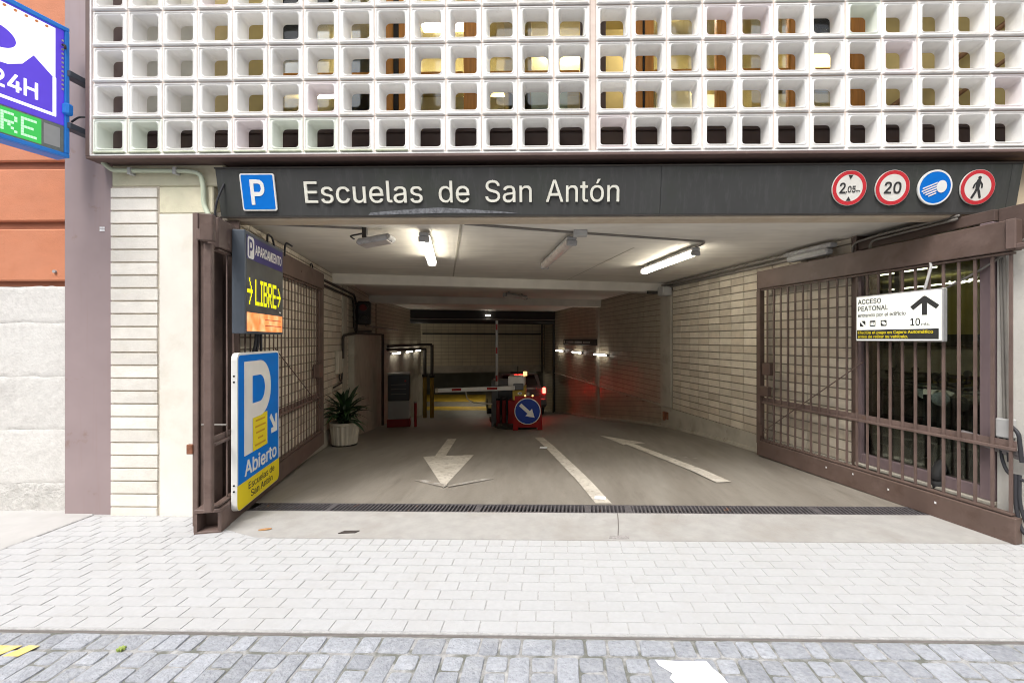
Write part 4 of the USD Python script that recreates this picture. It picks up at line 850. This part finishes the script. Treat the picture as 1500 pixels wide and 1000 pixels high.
# right wall top
pipe('conduit', 'bundle of grey conduits along the top of the right wall', 'conduit_grey', [[tw(.9, TR - .06, 2.56), tw(4.0, TR - .06, 2.57)], [tw(.9, TR - .1, 2.61), tw(4.3, TR - .1, 2.62)]], .024)
cl = thing('tube_lamp', 'unlit clear tube lamp fixed along the top of the right wall', 'tube lamp', group='tube lamps in the garage'); Rw = lambda v: v @ np.array([[_c, _s, 0], [-_s, _c, 0], [0, 0, 1]])
part(cl, 'housing', M().box(TR - .2, TR - .1, .25, .95, 2.57, 2.62, .012, F=Rw), 'lamp_grey'); part(cl, 'diffuser', M().box(TR - .205, TR - .095, .3, .9, 2.50, 2.57, .02, F=Rw), 'box_grey')
pipe('conduit', 'two thin bent conduits above the right gate', 'conduit_grey', [[tw(.12, TR - .05, 2.40), tw(.12, TR - .05, 2.58), tw(-.2, TR - .06, 2.60), tw(-.9, TR - .06, 2.60)], [tw(-.08, TR - .05, 2.40), tw(-.08, TR - .05, 2.56), tw(-.9, TR - .08, 2.57)]], .012)
sd = thing('loudspeaker', 'small grey alarm box on the end of the first ceiling beam', 'alarm box'); part(sd, 'case', M().box(TR - .22, TR - .02, 4.02, 4.26, 2.40, 2.58, .02, F=Rw), 'box_grey'); part(sd, 'bracket', M().box(TR - .45, TR - .24, 4.2, 4.24, 2.44, 2.5, F=Rw), 'conduit_dark')
solo('wall_hydrant', M().box(TR - .07, TR, 4.15, 4.22, -.02, .12, .008, F=Rw).tube([Rw(np.array([[TR - .06, 4.28, .12]]))[0], Rw(np.array([[TR - .06, 4.28, -.05]]))[0]], .03, 8), 'rust', 'small rusty fitting low on the right wall by the pilaster', 'fitting')
# right plaster wall: cables
cb = thing('cable_bundle', 'cables and conduits with a grey junction box on the plaster wall at the right edge', 'cables')
def PW_(u, out, z): return TW(1.644 + u, TR - out, z)
part(cb, 'conduit', M().tube([PW_(-2.83, .03, 2.4), PW_(-2.865, .03, .9)], .011, 8).tube([PW_(-2.81, .03, 2.4), PW_(-2.84, .03, .9)], .011, 8), 'conduit_grey', True)
part(cb, 'junction_box', M().box(TR - .07, TR, 1.644 - 2.90, 1.644 - 2.80, .78, .93, .008, F=Rw), 'box_grey')
part(cb, 'cable', M().tube(path([PW_(-2.83, .05, .78), PW_(-2.83, .05, .62), PW_(-2.88, .06, .50), PW_(-3.0, .06, .48)], .1), .012, 8).tube(path([PW_(-2.87, .05, .78), PW_(-2.88, .05, .6)], .1), .012, 8).tube(path([PW_(-2.90, .06, .88), PW_(-2.95, .07, .84), PW_(-2.97, .07, .62)], .1), .014, 8)
     .tube(path([PW_(-2.93, .07, .52), PW_(-2.93, .07, .3), PW_(-2.96, .07, .12), PW_(-3.02, .07, .06)], .1), .014, 8).tube(path([PW_(-2.95, .06, .52), PW_(-2.95, .06, .3), PW_(-2.99, .06, .16)], .1), .012, 8), 'cable_black', True)
part(cb, 'cable_roll', M().tube(path([PW_(-2.55, .035, .76), PW_(-2.68, .045, .75), PW_(-2.8, .045, .70), PW_(-3.05, .045, .66)], .1), .022, 10).tube(path([PW_(-2.5, .03, .73), PW_(-2.7, .04, .70), PW_(-3.05, .04, .62)], .1), .018, 10), 'cable_mauve', True)
part(cb, 'cable', M().tube(path([PW_(-2.4, .06, 1.98), PW_(-2.62, .05, 2.08), PW_(-2.8, .05, 2.18), PW_(-3.05, .05, 2.36)], .1), .01, 8), 'conduit_grey', True)
# ------------------------------------------------------------------ window in the right wall and the parking room behind
wn = thing('glazed_window', 'large window with brown frame behind the right gate', 'window', rotz=TA)
s0, s1, zb, zt = -1.12, .098, .245, 2.5
part(wn, 'frame', M().box(TR - .02, TR + .08, s0 + .003, s0 + .1, zb, zt, .005).box(TR - .02, TR + .08, s1 - .055, s1, zb, zt, .005), 'window_frame'); part(wn, 'frame', M().box(TR - .018, TR + .078, s0 + .1, s1 - .055, zb, zb + .1, .005), 'window_frame')
part(wn, 'frame', M().box(TR - .018, TR + .078, s0 + .1, s1 - .055, 2.36, 2.44, .005), 'gate_brown'); part(wn, 'sill', M().box(TR - .05, TR + .1, s0, s1, zb - .03, zb - .002, .004), 'wall_concrete')
part(wn, 'pane', M().box(TR + .02, TR + .026, s0 + .1, s1 - .055, zb + .1, 2.36), 'glass_dark'); part(wn, 'pane', M().box(TR + .02, TR + .026, s0 + .1, s1 - .055, 2.44, zt), 'glass_dark')
part(wn, 'header', M().box(TR - .012, TR + .3, -1.12, .095, 2.503, 2.597, .004).box(TR + .02, TR + .3, -3.0, -1.123, 2.293, 2.597, .004), 'post_brown'); part(wn, 'mullion', M().box(TR + .03, TR + .06, -.32, -.27, zb + .1, 2.36), 'gate_brown')
gm = thing('parking_room', 'dim yellow parking room seen through the window behind the right gate', 'room', rotz=TA)
X0 = TR + .32
part(gm, 'floor_plate', M().box(X0 - .2, 10, -1.25, 9, -.1, .05), 'garage_dark'); part(gm, 'ceiling_plate', M().box(X0, 10, -1.25, 9, 2.545, 2.595), 'garage_yellow')
part(gm, 'back_wall', M().box(7.4, 7.6, -1.25, 9, -.1, 2.54), 'garage_yellow'); part(gm, 'end_wall', M().box(X0 - .2, 10.2, 9, 9.2, -.1, 2.54), 'garage_yellow'); part(gm, 'near_wall', M().box(X0 - .02, 10.2, -1.4, -1.25, -.1, 2.595), 'garage_grey')
part(gm, 'inner_wall', M().box(X0, X0 + .05, .2, 9, -.1, 2.54), 'garage_yellow')
part(gm, 'beam', M().box(6.2, 6.5, -.2, 6, 1.05, 1.45), 'planter'); part(gm, 'beam', M().box(6.1, 6.2, -.2, 6, 1.45, 1.62), 'garage_dark')
part(gm, 'column', M().box(5.6, 5.9, 3.4, 3.7, 0, 2.7), 'garage_grey')
m = M()
for k in range(26): m.box(6.05, 6.07, -.1 + k * .2, -.08 + k * .2, .45, 1.05)
part(gm, 'railing', m.box(6.04, 6.08, -.2, 5.2, 1.0, 1.05), 'garage_dark')
part(gm, 'panelling', M().box(5.3, 5.35, -1.5, -.4, .05, 1.0), 'garage_yellow')
for (a, b) in ((1.2, 2.4), (4.2, 5.6)): part(gm, 'ceiling_lamp', M().box(6.6, 6.63, a, b, 2.40, 2.42), 'room_strip')
part(gm, 'ceiling_lamp', M().box(4.6, 4.62, .2, 1.5, 2.38, 2.395), 'room_strip')
part(gm, 'ceiling_lamp', M().box(X0 + .12, X0 + .22, -1.0, .1, 2.49, 2.53), 'room_fill_glow')  # unseen lamp above the window, added to brighten the room
part(gm, 'ceiling_lamp', M().box(6.2, 6.3, 5.5, 7.5, 2.44, 2.5), 'lower_lit')  # out-of-view lamp added farther back for more light in the room
def scooter(name, loc, rz, mt, label):
    """A parked scooter: wheels, leg shield, seat, tail, fork, mirrors, headlamp."""
    t = thing(name, label, 'scooter', loc, rz, group='scooters parked behind the window')
    for x in (-.6, .62):
        a = np.linspace(0, 2 * math.pi, 25); ty = part(t, 'tyre', M().tube([(x + .19 * math.cos(q), 0, .24 + .19 * math.sin(q)) for q in a], .055, 8), 'rubber', True)
        part(ty, 'rim', M().cyl((x, -.03, .24), (x, .03, .24), .12, 18), 'chrome', 40)
    body = Polygon([(-.75, .55), (-.2, .3), (.15, .24), (.38, .3), (.42, .75), (.52, .95), (.46, 1.0), (.34, .8), (.26, .4), (.05, .36), (-.05, .62), (-.5, .78), (-.85, .74)])
    part(t, 'bodywork', M().poly(body, .26, fr((0, .13, 0), (1, 0, 0), (0, 0, 1))), mt); part(t, 'seat', M().box(-.75, -.05, -.13, .13, .74, .84, .04), 'scooter_seat')
    part(t, 'fork', M().tube([(.62, .07, .24), (.46, .05, .95)], .025, 8).tube([(.62, -.07, .24), (.46, -.05, .95)], .025, 8), 'scooter_seat', True)
    part(t, 'handlebar', M().tube(path([(.4, -.34, 1.05), (.44, -.1, 1.0), (.44, .1, 1.0), (.4, .34, 1.05)], .08), .016, 8), 'scooter_seat', True)
    part(t, 'headlamp', M().cyl((.46, 0, .93), (.56, 0, .92), .07, 14), 'chrome', 40)
    for y in (-.3, .3): part(t, 'mirror', M().tube([(.42, y, 1.04), (.44, y * 1.08, 1.12)], .008, 6).cyl((.43, y * 1.08, 1.14), (.45, y * 1.08, 1.14), .036, 12), 'scooter_seat')
    return t
for (ds_, dt, rz, mt, lab) in ((-.55, .75, 205, 'scooter_dark', 'dark scooter nearest the window post on the right'), (.2, .95, 215, 'scooter_teal', 'dark teal scooter behind the middle of the window'), (.9, 1.1, 220, 'scooter_dark', 'dark scooter deepest behind the left part of the window'),
        (-.75, .45, 190, 'scooter_dark', 'dark scooter standing closest to the glass at the right end'), (-.1, .5, 230, 'scooter_dark', 'dark scooter standing closest to the glass near the middle'), (.55, .62, 200, 'scooter_dark', 'dark scooter between the teal one and the brick wall end')):
    p = TW(ds_, TR + .35 + dt, .05); scooter('scooter', tuple(p), rz, mt, lab)
rc = thing('parked_car', 'red car seen far back through the window', 'car', tuple(TW(3.2, 6.9, .05)), 14)
part(rc, 'body', M().poly(Polygon([(-2, .3), (2, .3), (2, .75), (1.2, .85), (-1.9, .9)]), 1.6, fr((0, .8, 1.0), (1, 0, 0), (0, 0, 1))), 'plastic_red'); part(rc, 'cabin', M().poly(Polygon([(-1.7, .9), (.9, .86), (.4, 1.35), (-1.4, 1.38)]), 1.4, fr((0, .7, 1.0), (1, 0, 0), (0, 0, 1))), 'car_glass')
for x in (-1.3, 1.3): part(rc, 'wheel', M().cyl((x, -.81, 1.32), (x, .81, 1.32), .32, 18), 'rubber')
part(rc, 'ramp_under', M().box(-2.6, 2.6, -1.2, 1.2, .8, 1.0), 'garage_grey')

# ================================================================== DEEP IN THE GARAGE
tl = thing('traffic_light', 'small black traffic light on the brick wall above the low concrete panel', 'traffic light')
tlp = TW(6.05, TL + .22, 0)
def TLF(v): return Rw(v) + tlp
part(tl, 'housing', M().box(-.13, .13, -.07, .1, 1.85, 2.34, .03, F=TLF), 'shutter_black'); part(tl, 'bracket', M().box(-.22, -.13, -.02, .02, 1.9, 1.94, F=TLF).box(-.22, -.13, -.02, .02, 2.26, 2.3, F=TLF).box(-.22, -.19, -.03, .03, 1.8, 2.38, F=TLF), 'shutter_black')
for z, mt in ((2.21, 'red_small'), (1.98, 'car_glass')):
    part(tl, 'lens', M().cyl(TLF(np.array([[0., -.071, z]]))[0], TLF(np.array([[0., -.085, z]]))[0], .075, 18), 'car_glass' if z < 2 else 'lens_red', 40)
    part(tl, 'visor', M().tube([TLF(np.array([[.085 * math.cos(q), -.12, z + .085 * math.sin(q)]]))[0] for q in np.linspace(0, math.pi, 10)], .02, 6), 'shutter_black', True)
def wall_lamp(label):
    t = thing('wall_lamp', label, 'wall lamp', group='wall lamps deep in the garage')
    part(t, 'housing', M().box(-.5, .5, .0, .05, .0, .06, .008), 'lamp_grey'); part(t, 'tube', M().box(-.46, .46, -.05, -.002, .005, .055, .02), 'wall_lamp_lit')
    return t
wl = wall_lamp('white wall lamp on the right wall, nearest to the street'); place(wl, TW(7.95, TR - .06, 1.09), TA - 90)
copy(wl, TW(10.2, TR - .06, 1.09), TA - 90, 'middle one of three white wall lamps on the right wall')
copy(wl, TW(12.4, TR - .06, 1.09), TA - 90, 'farthest of three white wall lamps on the right wall')
ang2 = math.degrees(math.atan2(dd[1], dd[0])); d2 = dd / LL; n2 = np.array([d2[1], -d2[0]])
for (u, lab) in ((1.9, 'nearest of three white wall lamps above the ticket machine'), (3.75, 'middle one of three white wall lamps above the ticket machine'), (5.3, 'farthest of three white wall lamps above the ticket machine')):
    q = a0[:2] + d2 * u + n2 * .07; copy(wl, (q[0], q[1], 1.08), ang2, lab)
bs = thing('wall_sign', 'long black sign with pale lettering high on the right wall above the wall lamps', 'sign')
BF = fr(TW(11.95, TR - .02, 1.37), TW(0, 0) - TW(1, 0), (0, 0, 1)); part(bs, 'board', M().box(0, 3.65, 0, .19, 0, .03, .006, F=BF), 'shutter_black')
part(bs, 'lettering', M().box(.12, .24, .05, .13, .03, .032, F=BF), 'sign_white')
mm = M(); xx = .42
for grp in (8, 7, 6):
    for k in range(grp): mm.box(xx, xx + .085, .06, .12, .03, .032, F=BF); xx += .115
    xx += .12
part(bs, 'text_blocks', mm, 'box_grey')
sb = thing('shutter_box', 'black rolled shutter box across the tunnel near its end', 'shutter', rotz=TA)
part(sb, 'box', M().box(TL + .4, TR + .02, 13.35, 13.75, 2.36, CEIL - .02, .01), 'shutter_black'); part(sb, 'roll', M().tube([(TL + .45, 13.45, 2.27), (TR, 13.45, 2.27)], .13, 14), 'shutter_black', True); part(sb, 'rail', M().box(TL + .4, TR, 13.3, 13.36, 2.30, 2.335, .004), 'conduit_grey')
part(sb, 'lamp', M().box(.62, .80, 13.24, 13.29, 2.45, 2.50, .01), 'wall_lamp_lit')
part(sb, 'guide_rail', M().box(TR - .08, TR, 13.35, 13.5, -1.4, 2.2), 'shutter_black')
for (px, t_, lab) in ((0, -1.62, 'yellow and black pipe nearest the ticket machine'), (1, -1.36, 'second yellow and black pipe beside the dark opening')):
    y = thing('drain_pipe', lab, 'pipe', group='yellow and black pipes'); q = TW(13.2 - px * .3, t_, 0)
    part(y, 'upper_tube', M().tube([(q[0], q[1], .2), (q[0], q[1], 1.2 + px * .15)], .06, 10), 'conduit_dark', True); part(y, 'yellow_sleeve', M().tube([(q[0], q[1], -1.4), (q[0], q[1], .2)], .07, 10), 'pipe_yellow', True); part(y, 'collar', M().tube([(q[0], q[1], .17), (q[0], q[1], .27)], .1, 10), 'shutter_black', True)
pipe('conduit', 'dark pipe running across the end wall below the shutter box', 'conduit_dark', [[tw(15.2, -1.8, 1.78), tw(15.2, 3.2, 1.78)], [tw(15.2, 3.25, 2.3), tw(15.2, 3.25, .1)]], .035)
pipe('conduit', 'dark pipe leading from the far left wall to the yellow pipes', 'conduit_dark', [[tw(9.8, TL + .25, 1.35), tw(12.9, -1.75, 1.36), tw(12.9, -1.36, 1.36)], [tw(9.8, TL + .25, 1.25), tw(13.2, -1.62, 1.2)]], .045)
solo('lower_lamp', M().box(.5, .6, 17.0, 19.5, .28, .35, .01, F=Rw), 'lower_lit', 'white lamp lighting the yellow floor beyond the bottom of the ramp', 'lamp')
# ticket machine
tk = thing('ticket_machine', 'ticket machine with dark top, pale front and red base by the left wall', 'ticket machine', tuple(TW(8.35, -2.36, fz(8.35))), TA)
part(tk, 'plinth', M().box(-.02, .56, 0, .4, 0, .2, .01), 'machine_red'); part(tk, 'cabinet', M().box(0, .54, .02, .4, .201, .68, .012), 'machine_white'); part(tk, 'screen_panel', M().box(0, .54, 0, .4, .681, 1.36, .012), 'machine_dark')
part(tk, 'cap', M().box(-.01, .55, -.01, .41, 1.361, 1.40, .01), 'machine_white')
for z in (.85, .98, 1.1): part(tk, 'slot', M().box(.08, .46, -.004, -.0005, z, z + .012), 'conduit_grey')
part(tk, 'button', M().cyl((.44, -.001, 1.2), (.44, -.02, 1.2), .025, 12), 'plastic_red')
for x, lab in ((.62, 'red guard post right of the ticket machine'),):
    q = TW(8.25, -2.36 + .70, fz(8.25)); b = thing('guard_post', lab, 'bollard', group='red guard posts'); part(b, 'post', M().tube([(q[0], q[1], q[2]), (q[0], q[1], q[2] + .62)], .035, 10), 'plastic_red', True); part(b, 'cap', M().tube([(q[0], q[1], q[2] + .62), (q[0], q[1], q[2] + .65)], .04, 10), 'machine_white', True)
# planter and plant
P0 = TW(3.95, TL + .27, fz(3.95))
pt = thing('planter', 'fluted pale planter standing on the drive at the inner end of the left gate', 'planter', tuple(P0))
a = np.linspace(0, 2 * math.pi, 73)[:-1]
def flute(r): return np.c_[(r * (1 + .035 * np.sign(np.cos(a * 18)))) * np.cos(a), (r * (1 + .035 * np.sign(np.cos(a * 18)))) * np.sin(a)]
rings = [(.20, 0), (.235, .04), (.27, .33), (.285, .345), (.285, .38)]; v = np.vstack([np.c_[flute(r) if 0 < i < 3 else np.c_[r * np.cos(a), r * np.sin(a)], np.full(72, z)] for i, (r, z) in enumerate([(q_[0] * .8, q_[1]) for q_ in rings])] + [np.c_[.2 * np.cos(a), .2 * np.sin(a), np.full(72, .38)], np.c_[.2 * np.cos(a), .2 * np.sin(a), np.full(72, .3)]])
f = [[i * 72 + j, i * 72 + (j + 1) % 72, (i + 1) * 72 + (j + 1) % 72, (i + 1) * 72 + j] for i in range(6) for j in range(72)]
part(pt, 'pot', M().add(v, f), 'planter', 35); part(pt, 'soil', M().poly(disc(.205, 24), .01, z=.33), 'soil'); part(pt, 'saucer', M().poly(disc(.19, 24), .03, z=.0), 'shutter_black')
pn = thing('potted_plant', 'leafy dark green plant growing in the fluted planter', 'plant', (P0[0], P0[1], P0[2] + .34))
PK = .86
r2 = random.Random(3)
for k in range(64):
    az = r2.uniform(0, 2 * math.pi); el = r2.uniform(.2, 1.45); L = r2.uniform(.30, .56) * (1.25 if el > 1.25 else 1); w = r2.uniform(.02, .038); base = np.array([r2.uniform(-.07, .07), r2.uniform(-.07, .07), r2.uniform(0, .22)])
    dx = np.array([math.cos(az), math.sin(az), 0]); sd_ = np.array([-math.sin(az), math.cos(az), 0]); n = 7; L_, R_ = [], []
    for i in range(n):
        q = i / (n - 1); e = el - q * r2.uniform(.5, .9); p = base + dx * (L * q * math.cos(el - .35 * q)) + np.array([0, 0, L * (q * math.sin(el) - .45 * q * q * math.cos(el) - .12 * q * q)])
        ww = w * (math.sin(math.pi * min(1, .12 + .88 * q)) ** .8) + .002; L_.append(p - sd_ * ww + [0, 0, ww * .5]); R_.append(p + sd_ * ww + [0, 0, ww * .5])
        if i == 0: C_ = []
        C_.append(p)
    v = np.vstack([L_, C_, R_]); f = [[i, i + 1, n + i + 1, n + i] for i in range(n - 1)] + [[n + i, n + i + 1, 2 * n + i + 1, 2 * n + i] for i in range(n - 1)]
    part(pn, 'leaf', M().add(v, f), 'leaf' if r2.random() < .5 else 'leaf_dark', True)
part(pn, 'stem', M().tube([(0, 0, -.02), (.01, .01, .3)], .018, 7).tube([(.05, -.03, -.02), (.09, -.05, .24)], .014, 7).tube([(-.05, .03, -.02), (-.08, .05, .22)], .014, 7), 'leaf_dark', True)
# barriers
def barrier(o, label, up):
    z0 = o[2]; t = thing('barrier', label, 'barrier', o, 0)
    if not up:
        part(t, 'base', M().box(-.22, .24, -.2, .2, 0, .62, .012), 'plastic_red'); part(t, 'yellow_door', M().box(-.12, .16, -.205, .2, .63, .93, .01), 'barrier_yellow'); part(t, 'head', M().box(-.22, .14, -.2, .2, .94, 1.15, .015), 'barrier_white')
        part(t, 'motor_box', M().box(-.1, .12, -.27, -.206, .86, 1.0, .012), 'barrier_grey'); part(t, 'eye_label', M().poly(affinity.scale(Point(0, 0).buffer(1), .05, .03), .003, fr((.04, -.206, .78), (1, 0, 0), (0, 0, 1))), 'sign_white'); part(t, 'eye_dot', M().poly(disc(.016, 16), .002, fr((.04, -.2095, .78), (1, 0, 0), (0, 0, 1))), 'sign_dark')
        arm = part(t, 'arm', M().box(-1.72, -.06, -.32, -.275, .865, .955, .008, F=lambda v: v + (v[:, :1]) * np.array([0, 0, .035])), 'barrier_white')
        for (a_, b_) in ((-1.42, -1.22), (-.66, -.44)): part(t, 'red_reflector', M().box(a_, b_, -.326, -.3205, .892, .942, F=lambda v: v + (v[:, :1]) * np.array([0, 0, .035])), 'plastic_red')
        part(t, 'end_cap', M().box(-1.79, -1.721, -.325, -.27, .86, .96, .01, F=lambda v: v + (v[:, :1]) * np.array([0, 0, .035])), 'planter')
        part(t, 'cable', M().tube(path([(-1.12, -.3, .83), (-1.10, -.3, .66), (-.95, -.3, .59), (-.55, -.3, .56)], .12), .014, 8), 'planter', True)
        part(t, 'beacon', M().cyl((.14, 0, 1.15), (.14, 0, 1.24), .045, 12), 'indicator_amber', 40)
        part(t, 'aerial', M().cyl((-.02, 0, 1.15), (-.02, 0, 1.36), .012, 6), 'shutter_black')
    else:
        part(t, 'cabinet', M().box(-.14, .46, -.2, .2, 0, 1.12, .015), 'barrier_grey'); part(t, 'dark_panel', M().box(.02, .42, -.206, -.201, .3, 1.0), 'machine_dark')
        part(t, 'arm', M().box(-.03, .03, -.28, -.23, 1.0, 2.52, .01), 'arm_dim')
        for z in (1.1, 1.75, 2.3): part(t, 'red_reflector', M().box(-.02, .02, -.284, -.281, z, z + .14), 'plastic_red')
    return t
barrier((-.78, 5.95, fz(5.95)), 'lowered white barrier arm on a red and yellow cabinet in the middle of the ramp', False)
barrier((-1.34, 6.75, fz(6.85)), 'raised white barrier arm standing upright behind the lowered arm', True)
for (px, py, lab) in ((-1.27, 6.2, 'left one of two dark red guard posts beside the barrier cabinet'), (-1.12, 6.05, 'right one of two dark red guard posts beside the barrier cabinet')):
    b = thing('guard_post', lab, 'bollard', group='red guard posts'); z = fz(-px * _s + py * _c); part(b, 'post', M().tube([(px, py, z), (px, py, z + .62)], .045, 10), 'machine_red', True); part(b, 'cap', M().tube([(px, py, z + .62), (px, py, z + .66)], .05, 10), 'shutter_black', True)
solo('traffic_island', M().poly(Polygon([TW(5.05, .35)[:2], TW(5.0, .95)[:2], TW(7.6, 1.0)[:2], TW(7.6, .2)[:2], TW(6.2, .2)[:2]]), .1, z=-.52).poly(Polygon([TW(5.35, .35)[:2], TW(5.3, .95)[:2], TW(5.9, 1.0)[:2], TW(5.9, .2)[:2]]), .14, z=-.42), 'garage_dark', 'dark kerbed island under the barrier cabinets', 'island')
ks = thing('keep_right_sign', 'round blue sign with white arrow on a red stand in the drive', 'traffic sign', (-.53, 5.08, fz(5.06)), 0)
KF = fr((0, -.03, .39), (1, 0, 0), (0, 0, 1))
part(ks, 'stand', M().poly(unary_union([Polygon([(-.30, -.39), (-.2, -.39), (-.14, .27), (-.26, .27)]), Polygon([(.30, -.39), (.2, -.39), (.14, .27), (.26, .27)]), sbox(-.26, .2, .26, .3), sbox(-.28, -.33, .28, -.22)]), .08, fr((0, .06, .39), (1, 0, 0), (0, 0, 1))), 'plastic_red')
part(ks, 'plate', M().poly(disc(.265), .02, KF), 'sign_white'); kf_ = part(ks, 'face', M().poly(disc(.25), .002, KF, .02), 'far_blue')
part(kf_, 'arrow', M().poly(affinity.rotate(Polygon([(-.20, -.035), (.03, -.035), (.03, -.10), (.19, 0), (.03, .10), (.03, .035), (-.20, .035)]), -42, (0, 0)), .002, KF, .0222), 'sign_white')
for x in (-.05, .1): part(ks, 'amber_lamp', M().cyl((x, -.0, .70), (x, -.03, .70), .018, 10), 'indicator_amber', 40)
# car going down
car = thing('departing_car', 'silver car with red tail lights driving down the ramp behind the barrier', 'car')
cz, slope = fz(10.95), (fz(12.5) - fz(10.95)) / 1.55; th = math.atan(slope)
co = TW(10.95, 1.63, cz + .02); cu = TW(math.cos(th), 0, math.sin(th)); cx_ = TW(0, 1)
CFm = lambda v: co + v[:, :1] * cx_ + v[:, 1:2] * cu + v[:, 2:3] * np.cross(cx_, cu)   # (across, forward, up)
prof = Polygon([(0, .35), (.05, .62), (.02, .92), (.3, .98), (3.1, .95), (3.9, .8), (4.0, .4), (3.7, .25), (.3, .25)]); cab = Polygon([(.22, .97), (.7, 1.42), (2.0, 1.46), (2.9, .96)])
side = lambda w: (lambda v: CFm(np.c_[v[:, 2] - w, v[:, 0], v[:, 1]]))
part(car, 'body', M().poly(prof.buffer(-.05).buffer(.05), 1.72, side(.86)), 'car_paint'); part(car, 'cabin', M().poly(cab, 1.44, side(.72)), 'car_paint')
part(car, 'rear_window', M().add([[-.62, .25, 1.03], [.62, .25, 1.03], [.56, .62, 1.39], [-.56, .62, 1.39]], [[0, 1, 2, 3]], lambda v: CFm(v + [0, -.02, .01])), 'car_glass')
part(car, 'bumper', M().box(-.84, .84, -.05, .2, .32, .56, .03, F=CFm), 'car_paint'); part(car, 'number_plate', M().box(-.26, .26, -.04, -.01, .68, .79, F=CFm), 'car_plate'); part(car, 'spoiler', M().box(-.6, .6, .5, .75, 1.43, 1.47, .01, F=CFm), 'car_paint')
for sx in (-1, 1):
    part(car, 'tail_light', M().box(sx * .84 - .11 * (sx > 0), sx * .84 + .11 * (sx < 0), -.02, .08, .74, .94, .02, F=CFm), 'tail_red')
    for y in (.75, 3.2): part(car, 'wheel', M().poly(disc(.31, 24), .2, side(sx * -.76 + .1 if sx < 0 else -.66), 0) if False else M().cyl(CFm(np.array([[sx * .68, y, .31]]))[0], CFm(np.array([[sx * .87, y, .31]]))[0], .31, 20), 'rubber', 40)
    part(car, 'mirror', M().box(sx * .86, sx * 1.0, 2.5, 2.6, .95, 1.1, .02, F=CFm), 'car_paint')
part(car, 'brake_light', M().box(-.16, .16, .48, .5, 1.385, 1.415, F=CFm), 'tail_red')
part(car, 'bin_lid', M().box(-.5, .5, -.035, -.015, .9, .93, .004, F=CFm), 'chrome')
